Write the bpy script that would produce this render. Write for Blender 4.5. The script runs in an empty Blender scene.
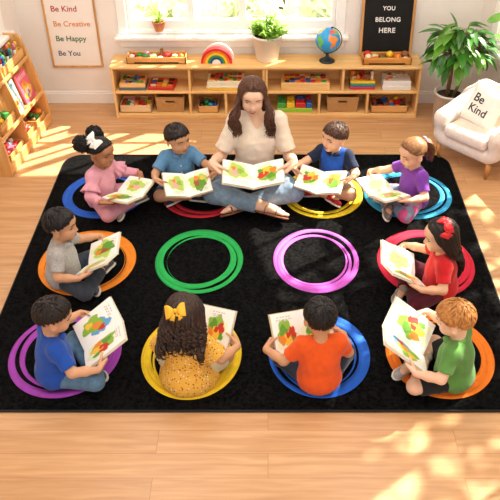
import bpy, math, random
import numpy as np
from mathutils import Matrix, Vector
SC = bpy.context.scene
COL = SC.collection
PI = math.pi
R = math.radians
V = lambda *a: np.array(a, dtype=float)
def unit(v):
    v = np.asarray(v, float); return v / max(1e-9, np.linalg.norm(v))
def rx(a): c, s = math.cos(a), math.sin(a); return np.array([[1,0,0],[0,c,-s],[0,s,c]])
def ry(a): c, s = math.cos(a), math.sin(a); return np.array([[c,0,s],[0,1,0],[-s,0,c]])
def rz(a): c, s = math.cos(a), math.sin(a); return np.array([[c,-s,0],[s,c,0],[0,0,1]])
def M4(Rm=None, t=(0,0,0)):
    m = np.eye(4)
    if Rm is not None: m[:3,:3] = Rm
    m[:3,3] = t
    return m
def lin(h):
    h = h.lstrip('#')
    o = []
    for i in (0,2,4):
        c = int(h[i:i+2],16)/255
        o.append(c/12.92 if c <= .04045 else ((c+.055)/1.055)**2.4)
    return tuple(o)

# ------------------------------------------------------------------ materials
MATS = {}
def nodes(name):
    m = bpy.data.materials.new(name); m.use_nodes = True
    nt = m.node_tree; b = nt.nodes['Principled BSDF']
    return m, nt, b
def N(nt, typ, **kw):
    n = nt.nodes.new(typ)
    for k, v in kw.items(): setattr(n, k, v)
    return n
def mat(name, hx, rough=.5, var=.06, vs=25, bump=0, bs=150, stretch=(1,1,1), metal=0, sheen=0, spec=.5, sss=0, trans=0):
    if name in MATS: return MATS[name]
    m, nt, b = nodes(name)
    c = lin(hx)
    tc = N(nt,'ShaderNodeTexCoord'); mp = N(nt,'ShaderNodeMapping'); mp.inputs['Scale'].default_value = stretch
    nt.links.new(tc.outputs['Object'], mp.inputs['Vector'])
    if var > 0:
        no = N(nt,'ShaderNodeTexNoise'); no.inputs['Scale'].default_value = vs; no.inputs['Detail'].default_value = 4
        nt.links.new(mp.outputs[0], no.inputs['Vector'])
        r = N(nt,'ShaderNodeValToRGB')
        r.color_ramp.elements[0].position = .3; r.color_ramp.elements[1].position = .7
        r.color_ramp.elements[0].color = tuple(x*(1-var*1.6) for x in c)+(1,)
        r.color_ramp.elements[1].color = tuple(min(1,x*(1+var)) for x in c)+(1,)
        nt.links.new(no.outputs['Fac'], r.inputs['Fac']); nt.links.new(r.outputs['Color'], b.inputs['Base Color'])
    else: b.inputs['Base Color'].default_value = c+(1,)
    b.inputs['Roughness'].default_value = rough; b.inputs['Metallic'].default_value = metal
    b.inputs['Specular IOR Level'].default_value = spec
    if sheen: b.inputs['Sheen Weight'].default_value = sheen
    if sss:
        b.inputs['Subsurface Weight'].default_value = sss; b.inputs['Subsurface Radius'].default_value = (.012,.005,.003); b.inputs['Subsurface Scale'].default_value = 1
    if bump:
        n2 = N(nt,'ShaderNodeTexNoise'); n2.inputs['Scale'].default_value = bs; n2.inputs['Detail'].default_value = 3
        nt.links.new(mp.outputs[0], n2.inputs['Vector'])
        bp = N(nt,'ShaderNodeBump'); bp.inputs['Strength'].default_value = bump; bp.inputs['Distance'].default_value = .004
        nt.links.new(n2.outputs['Fac'], bp.inputs['Height']); nt.links.new(bp.outputs[0], b.inputs['Normal'])
    if trans:
        t = N(nt,'ShaderNodeBsdfTranslucent'); t.inputs['Color'].default_value = tuple(min(1,x*1.6) for x in c)+(1,)
        mx = N(nt,'ShaderNodeMixShader'); mx.inputs[0].default_value = trans
        out = nt.nodes['Material Output']
        nt.links.new(b.outputs[0], mx.inputs[1]); nt.links.new(t.outputs[0], mx.inputs[2]); nt.links.new(mx.outputs[0], out.inputs['Surface'])
    MATS[name] = m
    return m
def wood(name, h1, h2, axis=0, rough=.38, scale=1.0):
    if name in MATS: return MATS[name]
    m, nt, b = nodes(name)
    st = [14*scale]*3; st[axis] = 1.3*scale
    tc = N(nt,'ShaderNodeTexCoord'); mp = N(nt,'ShaderNodeMapping'); mp.inputs['Scale'].default_value = st
    nt.links.new(tc.outputs['Object'], mp.inputs['Vector'])
    no = N(nt,'ShaderNodeTexNoise'); no.inputs['Scale'].default_value = 2.2; no.inputs['Detail'].default_value = 7; no.inputs['Distortion'].default_value = .6
    nt.links.new(mp.outputs[0], no.inputs['Vector'])
    r = N(nt,'ShaderNodeValToRGB'); r.color_ramp.elements[0].position = .32; r.color_ramp.elements[1].position = .68
    r.color_ramp.elements[0].color = lin(h2)+(1,); r.color_ramp.elements[1].color = lin(h1)+(1,)
    nt.links.new(no.outputs['Fac'], r.inputs['Fac']); nt.links.new(r.outputs['Color'], b.inputs['Base Color'])
    b.inputs['Roughness'].default_value = rough
    bp = N(nt,'ShaderNodeBump'); bp.inputs['Strength'].default_value = .08; bp.inputs['Distance'].default_value = .002
    nt.links.new(no.outputs['Fac'], bp.inputs['Height']); nt.links.new(bp.outputs[0], b.inputs['Normal'])
    MATS[name] = m
    return m
def printed(name, rough=.45):
    if name in MATS: return MATS[name]
    m, nt, b = nodes(name)
    a = N(nt,'ShaderNodeVertexColor'); a.layer_name = 'Print'
    nt.links.new(a.outputs['Color'], b.inputs['Base Color']); b.inputs['Roughness'].default_value = rough
    MATS[name] = m
    return m
def hairmat(name, h1, h2, rough=.42):
    if name in MATS: return MATS[name]
    m, nt, b = nodes(name)
    tc = N(nt,'ShaderNodeTexCoord')
    no = N(nt,'ShaderNodeTexNoise'); no.inputs['Scale'].default_value = 70; no.inputs['Detail'].default_value = 5
    nt.links.new(tc.outputs['Object'], no.inputs['Vector'])
    r = N(nt,'ShaderNodeValToRGB'); r.color_ramp.elements[0].position = .35; r.color_ramp.elements[1].position = .7
    r.color_ramp.elements[0].color = lin(h2)+(1,); r.color_ramp.elements[1].color = lin(h1)+(1,)
    nt.links.new(no.outputs['Fac'], r.inputs['Fac']); nt.links.new(r.outputs['Color'], b.inputs['Base Color'])
    b.inputs['Roughness'].default_value = rough; b.inputs['Specular IOR Level'].default_value = .4
    MATS[name] = m
    return m

# ------------------------------------------------------------------ mesh builder
class MB:
    def __init__(s): s.v=[]; s.n=0; s.loops=[]; s.cnt=[]; s.mi=[]; s.col=[]; s.hascol=False; s.flat=[]
    def add(s, v, faces, mi=0, M=None, col=None, smooth=True):
        v = np.asarray(v, float).reshape(-1,3)
        if M is not None: v = v @ M[:3,:3].T + M[:3,3]
        s.v.append(v)
        if isinstance(faces, np.ndarray):
            s.loops.append((faces + s.n).ravel()); c = np.full(len(faces), faces.shape[1])
        else:
            s.loops.append(np.array([i for f in faces for i in f], dtype=np.int64) + s.n); c = np.array([len(f) for f in faces])
        s.cnt.append(c)
        s.mi.append(np.full(len(c), mi) if np.isscalar(mi) else np.asarray(mi))
        s.flat.append(np.full(len(c), smooth))
        if col is not None:
            s.hascol = True; col = np.asarray(col, float)
            if col.ndim == 1: col = np.tile(col, (len(v),1))
        else: col = np.ones((len(v),3))*.8
        s.col.append(col); s.n += len(v)
        return s
    def box(s, c, h, mi=0, bev=.002, M=None, col=None):
        """bevelled box: centre c, half sizes h"""
        c = np.asarray(c,float); h = np.asarray(h,float); b = min(bev, .45*h.min())
        vs=[]; idx={}
        for sx in (-1,1):
            for sy in (-1,1):
                for sz in (-1,1):
                    sg = np.array((sx,sy,sz))
                    for a in range(3):
                        p = sg*(h-b); p = p.astype(float); p[a] = sg[a]*h[a]
                        idx[(sx,sy,sz,a)] = len(vs); vs.append(c+p)
        F=[]
        for a in range(3):
            o=[i for i in range(3) if i!=a]
            for sg in (-1,1):
                q=[]
                for (p,r_) in ((-1,-1),(1,-1),(1,1),(-1,1)):
                    k=[0,0,0]; k[a]=sg; k[o[0]]=p; k[o[1]]=r_; q.append(idx[tuple(k)+(a,)])
                F.append(q)
            for p in (-1,1):
                for r_ in (-1,1):
                    k0=[0,0,0]; k1=[0,0,0]; k0[a]=-1; k1[a]=1
                    k0[o[0]]=k1[o[0]]=p; k0[o[1]]=k1[o[1]]=r_
                    F.append([idx[tuple(k0)+(o[0],)], idx[tuple(k1)+(o[0],)], idx[tuple(k1)+(o[1],)], idx[tuple(k0)+(o[1],)]])
        for sx in (-1,1):
            for sy in (-1,1):
                for sz in (-1,1): F.append([idx[(sx,sy,sz,a)] for a in range(3)])
        vs=np.array(vs); G=[]
        for f in F:
            p=vs[f]; nrm=np.cross(p[1]-p[0],p[2]-p[0]); 
            G.append(f if np.dot(nrm,p.mean(0)-c)>=0 else f[::-1])
        return s.add(vs,G,mi,M,col,smooth=False)
    def tube(s, pts, rad, mi=0, seg=8, M=None, flat=1.0, up=None, col=None, cap=True):
        """swept tube; rad scalar or list; flat<1 squashes across the 'up' direction"""
        P=np.asarray(pts,float); n=len(P)
        rad=np.full(n,rad) if np.isscalar(rad) else np.asarray(rad,float)
        T=np.gradient(P,axis=0); T/=np.maximum(1e-9,np.linalg.norm(T,axis=1))[:,None]
        u=np.asarray(up,float) if up is not None else (V(0,0,1) if abs(T[0,2])<.9 else V(1,0,0))
        A=np.arange(seg)*2*PI/seg; vs=[]
        for i in range(n):
            w=np.cross(T[i],u); w=unit(w); uu=np.cross(w,T[i])
            if up is None: u=uu
            vs.append(P[i]+rad[i]*(np.cos(A)[:,None]*w+flat*np.sin(A)[:,None]*uu))
        vs=np.concatenate(vs); F=[]
        for i in range(n-1):
            for j in range(seg):
                k=(j+1)%seg; F.append((i*seg+j,(i+1)*seg+j,(i+1)*seg+k,i*seg+k)[::-1])
        if cap:
            F.append(tuple(range(seg))[::-1]); F.append(tuple((n-1)*seg+j for j in range(seg)))
        return s.add(vs,F,mi,M,col)
    def lathe(s, prof, mi=0, seg=32, M=None, col=None):
        """profile [(r,z)] bottom->top (outer) ; closed at r=0"""
        n=len(prof); A=np.arange(seg)*2*PI/seg
        vs=np.array([[r*math.cos(a),r*math.sin(a),z] for r,z in prof for a in A]); F=[]
        for i in range(n-1):
            for j in range(seg):
                k=(j+1)%seg; F.append((i*seg+j,i*seg+k,(i+1)*seg+k,(i+1)*seg+j))
        if prof[0][0]>1e-6: F.append(tuple(range(seg))[::-1])
        if prof[-1][0]>1e-6: F.append(tuple((n-1)*seg+j for j in range(seg)))
        return s.add(vs,F,mi,M,col)
    def sphere(s, c, r, mi=0, seg=16, rings=10, M=None, R_=None, th=(0,PI), col=None):
        c=np.asarray(c,float); r=np.ones(3)*r if np.isscalar(r) else np.asarray(r,float)
        vs=[]; F=[]
        for i in range(rings+1):
            t=th[0]+(th[1]-th[0])*i/rings
            for j in range(seg):
                p=2*PI*j/seg; vs.append((math.sin(t)*math.cos(p),math.sin(t)*math.sin(p),math.cos(t)))
        vs=np.array(vs)*r
        if R_ is not None: vs=vs@np.asarray(R_).T
        for i in range(rings):
            for j in range(seg):
                k=(j+1)%seg; F.append((i*seg+j,(i+1)*seg+j,(i+1)*seg+k,i*seg+k))
        return s.add(vs+c,F,mi,M,col)
    def prism(s, poly, d, mi=0, M=None, col=None, smooth=False):
        """2D polygon (x,y) ccw extruded z 0..d"""
        n=len(poly); vs=[(x,y,0) for x,y in poly]+[(x,y,d) for x,y in poly]
        F=[tuple(range(n))[::-1],tuple(range(n,2*n))]+[(i,(i+1)%n,n+(i+1)%n,n+i) for i in range(n)]
        return s.add(vs,F,mi,M,col,smooth)
    def grid(s, P, mi=0, M=None, col=None, flip=False):
        """P (a,b,3) grid of points"""
        a,b=P.shape[:2]; I=np.arange(a*b).reshape(a,b)
        F=np.stack([I[:-1,:-1],I[1:,:-1],I[1:,1:],I[:-1,1:]],-1).reshape(-1,4)
        if flip: F=F[:,::-1]
        return s.add(P.reshape(-1,3),F,mi,M,col)
    def build(s, name, mats, parent=None, label=None):
        me=bpy.data.meshes.new(name)
        v=np.concatenate(s.v); lp=np.concatenate(s.loops); cn=np.concatenate(s.cnt)
        me.vertices.add(len(v)); me.vertices.foreach_set('co',v.astype(np.float32).ravel())
        me.loops.add(len(lp)); me.loops.foreach_set('vertex_index',lp.astype(np.int32))
        me.polygons.add(len(cn)); me.polygons.foreach_set('loop_start',(np.cumsum(cn)-cn).astype(np.int32))
        for m in (mats if isinstance(mats,(list,tuple)) else [mats]): me.materials.append(m)
        me.polygons.foreach_set('material_index',np.concatenate(s.mi).astype(np.int32))
        me.polygons.foreach_set('use_smooth',np.concatenate(s.flat).astype(bool))
        if s.hascol:
            at=me.color_attributes.new('Print','FLOAT_COLOR','POINT')
            c=np.concatenate([np.concatenate(s.col),np.ones((len(v),1))],1)
            at.data.foreach_set('color',c.astype(np.float32).ravel())
        me.update(calc_edges=True); me.validate()
        o=bpy.data.objects.new(name,me); COL.objects.link(o)
        if parent is not None: o.parent=parent
        if label: o['label']=label
        return o
def tag(o,label,cat,group=None,kind=None):
    o['label']=label; o['category']=cat
    if group: o['group']=group
    if kind: o['kind']=kind
    return o
def thing(name,label,cat,loc=(0,0,0),rot=0,group=None):
    o=bpy.data.objects.new(name,None); COL.objects.link(o); o.empty_display_size=.05
    o.location=loc; o.rotation_euler=(0,0,rot)
    return tag(o,label,cat,group)
def struct(name,mb,m):
    o=mb.build(name,m); o['kind']='structure'; return o
def text_mesh(txt,size,depth=.0012,align='CENTER',bold=0.0,spacing=1.0):
    cu=bpy.data.curves.new('t','FONT'); cu.body=txt; cu.size=size; cu.extrude=depth/2; cu.align_x=align; cu.offset=bold; cu.space_character=spacing; cu.resolution_u=4
    ob=bpy.data.objects.new('t',cu); COL.objects.link(ob)
    bpy.context.view_layer.update()
    dg=bpy.context.evaluated_depsgraph_get(); me=bpy.data.meshes.new_from_object(ob.evaluated_get(dg))
    v=np.array([x.co[:] for x in me.vertices]); F=[tuple(p.vertices) for p in me.polygons]
    bpy.data.objects.remove(ob); bpy.data.curves.remove(cu); bpy.data.meshes.remove(me)
    return v,F

# ------------------------------------------------------------------ signed-distance bodies -> one continuous mesh
class Field:
    def __init__(s,lo,hi,h):
        s.h=h; s.lo=np.asarray(lo,float); n=np.ceil((np.asarray(hi,float)-s.lo)/h).astype(int)+1
        s.ax=[(s.lo[i]+h*np.arange(n[i])).astype(np.float32) for i in range(3)]
        s.f=np.full(tuple(n),.5,np.float32)
    def sl(s,lo,hi):
        r=[]
        for i in range(3):
            a=int(max(0,math.floor((lo[i]-s.lo[i])/s.h))); b=int(min(len(s.ax[i]),math.ceil((hi[i]-s.lo[i])/s.h)+1))
            r.append(slice(a,max(a,b)))
        return tuple(r)
    def pts(s,sl):
        return s.ax[0][sl[0]][:,None,None],s.ax[1][sl[1]][None,:,None],s.ax[2][sl[2]][None,None,:]
    def comb(s,sl,d,k,mode):
        a=s.f[sl]
        if a.size==0: return
        if mode=='s': d=-d
        if k>0:
            h=np.maximum(k-np.abs(a-d),0)/k; q=h*h*k*.25
        else: q=0
        s.f[sl]=(np.minimum(a,d)-q) if mode=='u' else (np.maximum(a,d)+q)
    def cap(s,a,b,ra,rb=None,k=.01,mode='u',flat=False):
        a=np.asarray(a,float); b=np.asarray(b,float); rb=ra if rb is None else rb; m=max(ra,rb)+k+3*s.h+.008
        sl=s.sl(np.minimum(a,b)-m,np.maximum(a,b)+m); x,y,z=s.pts(sl)
        ab=b-a; L=max(1e-9,ab@ab)
        t=((x-a[0])*ab[0]+(y-a[1])*ab[1]+(z-a[2])*ab[2])/L; tc=np.clip(t,0,1)
        d=np.sqrt((x-a[0]-tc*ab[0])**2+(y-a[1]-tc*ab[1])**2+(z-a[2]-tc*ab[2])**2)-(ra+(rb-ra)*tc)
        if flat: d=np.maximum(d,(t-1)*math.sqrt(L))
        s.comb(sl,d.astype(np.float32),k,mode); return s
    def ell(s,c,r,R_=None,k=.02,mode='u'):
        c=np.asarray(c,float); r=np.ones(3)*r if np.isscalar(r) else np.asarray(r,float); m=r.max()+k+3*s.h+.008
        sl=s.sl(c-m,c+m); x,y,z=s.pts(sl); x=x-c[0];y=y-c[1];z=z-c[2]
        if R_ is not None:
            Q=np.asarray(R_).T; x,y,z=(Q[0,0]*x+Q[0,1]*y+Q[0,2]*z),(Q[1,0]*x+Q[1,1]*y+Q[1,2]*z),(Q[2,0]*x+Q[2,1]*y+Q[2,2]*z)
        k0=np.sqrt((x/r[0])**2+(y/r[1])**2+(z/r[2])**2); k1=np.sqrt((x/r[0]**2)**2+(y/r[1]**2)**2+(z/r[2]**2)**2)
        d=k0*(k0-1)/np.maximum(k1,1e-6); d=np.where(k0<1e-3,-r.min(),d)
        s.comb(sl,d.astype(np.float32),k,mode); return s
    def box(s,c,h,rad=.01,R_=None,k=.01,mode='u'):
        c=np.asarray(c,float); h=np.asarray(h,float); m=np.linalg.norm(h)+k+3*s.h
        sl=s.sl(c-m,c+m); x,y,z=s.pts(sl); x=x-c[0];y=y-c[1];z=z-c[2]
        if R_ is not None:
            Q=np.asarray(R_).T; x,y,z=(Q[0,0]*x+Q[0,1]*y+Q[0,2]*z),(Q[1,0]*x+Q[1,1]*y+Q[1,2]*z),(Q[2,0]*x+Q[2,1]*y+Q[2,2]*z)
        qx,qy,qz=np.abs(x)-h[0]+rad,np.abs(y)-h[1]+rad,np.abs(z)-h[2]+rad
        d=np.sqrt(np.maximum(qx,0)**2+np.maximum(qy,0)**2+np.maximum(qz,0)**2)+np.minimum(np.maximum(qx,np.maximum(qy,qz)),0)-rad
        s.comb(sl,d.astype(np.float32),k,mode); return s
    def plane(s,p,n,k=0):
        """keep the side where dot(x-p,n)<0"""
        n=unit(n); x,y,z=s.pts((slice(None),)*3)
        d=(x-p[0])*n[0]+(y-p[1])*n[1]+(z-p[2])*n[2]
        s.comb((slice(None),)*3,d.astype(np.float32),k,'i'); return s
    def wrinkle(s,amp,seed=0,freq=45):
        rg=np.random.RandomState(seed); x,y,z=s.pts((slice(None),)*3); w=np.zeros(s.f.shape,np.float32)
        for i in range(5):
            d=unit(rg.randn(3)*V(1,1,.6))*freq*(.6+rg.rand()); ph=rg.rand()*6.28; e=rg.randn(3)*12
            w+=np.abs(np.sin(x*d[0]+y*d[1]+z*d[2]+ph+.8*np.sin(x*e[0]+y*e[1]+z*e[2])))-.64
        s.f+=np.float32(amp)*w/2; return s
    def mesh(s,smooth=1):
        f=s.f; f=np.pad(f,1,constant_values=.5); lo=s.lo-s.h
        ins=f<0; nx,ny,nz=f.shape
        c=np.zeros((nx-1,ny-1,nz-1),np.uint8)
        for i in (0,1):
            for j in (0,1):
                for k in (0,1): c+=ins[i:nx-1+i,j:ny-1+j,k:nz-1+k]
        act=(c>0)&(c<8); I=np.argwhere(act); n=len(I)
        vid=np.full(act.shape,-1,np.int64); vid[act]=np.arange(n)
        acc=np.zeros((n,3)); cnt=np.zeros(n)
        for ax in range(3):
            o=[i for i in range(3) if i!=ax]
            for p in (0,1):
                for q in (0,1):
                    d0=np.zeros(3,int); d0[o[0]]=p; d0[o[1]]=q; d1=d0.copy(); d1[ax]=1
                    A=f[tuple((I+d0).T)]; B=f[tuple((I+d1).T)]; m=(A<0)!=(B<0)
                    t=np.where(m,A/np.where(m,A-B,1),0)
                    pt=np.tile(d0.astype(float),(n,1)); pt[:,ax]=t
                    acc[m]+=pt[m]; cnt[m]+=1
        v=lo+s.h*(I+acc/np.maximum(cnt,1)[:,None])
        Fs=[]
        for ax in range(3):
            o=[(ax+1)%3,(ax+2)%3]
            a=[slice(1,-1)]*3; a[ax]=slice(0,-1); b=list(a); b[ax]=slice(1,None)
            A=ins[tuple(a)]; B=ins[tuple(b)]; E=np.argwhere(A!=B)
            if len(E)==0: continue
            E2=E.copy(); 
            for i in o: E2[:,i]+=1
            sgn=A[tuple(E.T)]
            q=[]
            for (p,r_) in ((-1,-1),(0,-1),(0,0),(-1,0)):
                w=E2.copy(); w[:,o[0]]+=p; w[:,o[1]]+=r_; q.append(vid[tuple(w.T)])
            q=np.stack(q,1); q[~sgn]=q[~sgn][:,::-1]; Fs.append(q)
        F=np.concatenate(Fs); F=F[(F>=0).all(1)]
        for _ in range(smooth):
            e=np.concatenate([F[:,[0,1]],F[:,[1,2]],F[:,[2,3]],F[:,[3,0]]]); S=np.zeros_like(v); C=np.zeros(n)
            for ax in range(3): S[:,ax]=np.bincount(e[:,0],v[e[:,1],ax],n)+np.bincount(e[:,1],v[e[:,0],ax],n)
            C=np.bincount(e[:,0],minlength=n)+np.bincount(e[:,1],minlength=n)
            v=.5*v+.5*S/np.maximum(C,1)[:,None]
        return v,F
def fabric(n,h,var=.07,bump=.25,vs=30,bs=420,rough=.85,stretch=(1,1,1)): return mat(n,h,rough,var,vs,bump,bs,stretch,sheen=.15,spec=.25)
# ------------------------------------------------------------------ picture books
def blob(u,v,c,r,seed,asp=1.0):
    rg=random.Random(seed); a=np.arctan2((v-c[1])*asp,u-c[0]); d=np.hypot(u-c[0],(v-c[1])*asp)
    w=1+.13*np.sin(3*a+rg.random()*6)+.09*np.sin(5*a+rg.random()*6)+.05*np.sin(9*a+rg.random()*6)
    return d<r*w
PAL=dict(g='5f9a2c',g2='8cb83e',g3='b4cf5c',r='c8301f',o='e8862a',y='f2c53a',b='5b9fd0',br='9c5a2c',pk='e9a7a0',lb='b9dbe8',pale='eaefc9',cream='f4efe2',w='f7f4ec')
def art(u,v,seed,style):
    rg=random.Random(seed); c=np.tile(np.array(lin('f8f5ee')),(len(u),1))
    def P(m,k): c[m]=lin(PAL[k])
    cx,cy=.5+rg.uniform(-.06,.06),.45+rg.uniform(-.05,.05); u0,v0=u,v; u=cx+(u-cx)/1.08; v=cy+(v-cy)/1.08
    if style=='veg':
        P(blob(u,v,(cx,cy-.03),.36,seed,1.15),'pale')
        P(blob(u,v,(cx-.05,cy+.08),.27,seed+1),'g2'); P(blob(u,v,(cx-.12,cy+.12),.13,seed+2),'g')
        P(blob(u,v,(cx+.15,cy+.06),.13,seed+3),'r'); P(blob(u,v,(cx-.02,cy-.08),.15,seed+4),'y'); P(blob(u,v,(cx-.2,cy-.07),.11,seed+5),'o')
        P(blob(u,v,(cx+.0,cy+.02),.07,seed+6),'r'); P(blob(u,v,(cx+.2,cy-.12),.08,seed+7),'g')
    elif style=='scene':
        P(blob(u,v,(cx,cy),.44,seed+9,1.2),'pale'); P(blob(u,v,(cx,cy),.36,seed,1.3),'g3'); P(blob(u,v,(cx-.04,cy+.1),.22,seed+1,.8),'g')
        P(blob(u,v,(cx+.08,cy+.02),.1,seed+2,.6),'br'); P(blob(u,v,(cx+.06,cy-.15),.1,seed+3),'o'); P(blob(u,v,(cx-.16,cy-.1),.08,seed+4),'y')
    elif style=='light':
        P(blob(u,v,(cx,cy),.42,seed+9,1.2),'pale'); P(blob(u,v,(cx,cy),.30,seed,1.1),'g3'); P(blob(u,v,(cx+.05,cy+.05),.14,seed+1),'pk'); P(blob(u,v,(cx-.1,cy-.02),.1,seed+2),'g2'); P(blob(u,v,(cx+.1,cy-.1),.07,seed+3),'o')
    elif style=='blue':
        P(blob(u,v,(cx+.1,cy+.12),.22,seed),'b'); P(blob(u,v,(cx-.06,cy-.02),.24,seed+1),'g2'); P(blob(u,v,(cx+.02,cy+.05),.1,seed+2),'o'); P(blob(u,v,(cx+.18,cy+.14),.08,seed+3),'r')
        P(blob(u,v,(cx-.12,cy-.1),.09,seed+4),'y')
    u,v=u0,v0
    for i in range(3):
        yy=.9-.05*i; P((abs(v-yy)<.012)&(u>.2)&(u<.62+.1*rg.random())&(np.sin(u*70+seed+i)>-.5),'lb' if i>3 else 'pk') if style=='none' else None
        m=(abs(v-yy)<.012)&(u>.18)&(u<.5+.25*rg.random())&(np.sin(u*60+seed+i*2)>-.45); c[m]=lin('a9a49a')
    return c
def page_block(s,w,h,beta,seed,style):
    n,m=44,52; t=np.linspace(0,1,n); q=np.linspace(-.5,.5,m)
    top=.0045+.0075*(1-(1-t)**5)*(1-.25*t)
    T,Q=np.meshgrid(t,q,indexing='ij'); Z=np.tile(top[:,None],(1,m))
    P=np.stack([T*w,Q*h,Z],-1)
    u=T.ravel() if s>0 else 1-T.ravel()
    b=MB(); col=art(u,(Q+.5).ravel(),seed,style)
    def xf(A):
        A=np.asarray(A,float); x=A[...,0]*math.cos(beta)-A[...,2]*math.sin(beta); z=A[...,0]*math.sin(beta)+A[...,2]*math.cos(beta)
        return np.stack([s*x,A[...,1],z],-1)
    b.grid(xf(P),col=col,flip=(s<0))
    cr=np.array(lin('e6dcc6'))
    lo=P.copy(); lo[...,2]=0.0
    ring=lambda A:np.concatenate([A[:,0],A[-1,1:],A[-2::-1,-1],A[0,-2::-1]])
    a_,b_=ring(P),ring(lo); wall=np.stack([a_,b_],1); b.grid(xf(wall),col=np.tile(cr,(wall.shape[0]*2,1)),flip=(s>0))
    b.grid(xf(lo),col=np.tile(cr,(n*m,1)),flip=(s>0))
    return b
def open_book(label,F,w,h,beta,seed,styles,cover,covlabel=None,cov2=None):
    o=bpy.data.objects.new('picture_book',None); COL.objects.link(o); o.empty_display_size=.05
    o.matrix_world=Matrix(F.tolist()); tag(o,label,'book','open picture books being read')
    c=MB()
    for s in (-1,1):
        Mh=M4(ry(-s*beta)); c.box((s*(w+.004)/2,0,-.0016),((w+.004)/2,h/2+.004,.0016),0,.001,Mh)
    c.box((0,0,-.003),(.006,h/2+.004,.0014),0,.001)
    c.build('cover',mat('cover_'+cover,cover,.4,.05,40),o)
    for s,st in ((-1,styles[0]),(1,styles[1])): page_block(s,w,h,beta,seed+s,st).build('page_block',printed('printed_paper',.6),o)
    return o
def book_frame(c,tilt,yaw,roll=0):
    Rm=rz(R(yaw))@rx(R(tilt))@ry(R(roll)); return M4(Rm,c)

# ------------------------------------------------------------------ people
def ik(S,W,l1,l2,hint):
    d=W-S; L=np.linalg.norm(d)
    if L>.97*(l1+l2): k=L/(.97*(l1+l2)); l1*=k; l2*=k
    a=(l1*l1-l2*l2+L*L)/(2*L); h=math.sqrt(max(0,l1*l1-a*a)); u=d/L
    p=np.asarray(hint,float); p=unit(p-(p@u)*u)
    return S+u*a+p*h
KID=dict(zp=.078,zc=.215,zs=.288,hw=.088,zn=.312,zh=.428,hs=1.0,hip=.052,
    pel=(.098,.085,.078),bel=(.088,.076,.085),che=(.094,.072,.085),shr=.036,ua=.135,fa=.125,ar=(.032,.026,.019),
    knee=(.170,.155,.068),ank=(.055,.195,.045),lr=(.050,.040,.03,.024),hand=1.0,h=.0036,neck=.030)
ADU=dict(zp=.10,zc=.37,zs=.510,hw=.132,zn=.548,zh=.690,hs=1.10,hip=.085,
    pel=(.150,.125,.11),bel=(.112,.095,.15),che=(.125,.098,.15),shr=.043,ua=.25,fa=.21,ar=(.040,.034,.023),
    knee=(.252,.25,.12),ank=(.06,.33,.06),lr=(.088,.062,.05,.036),hand=1.4,h=.0045,neck=.040)
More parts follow.
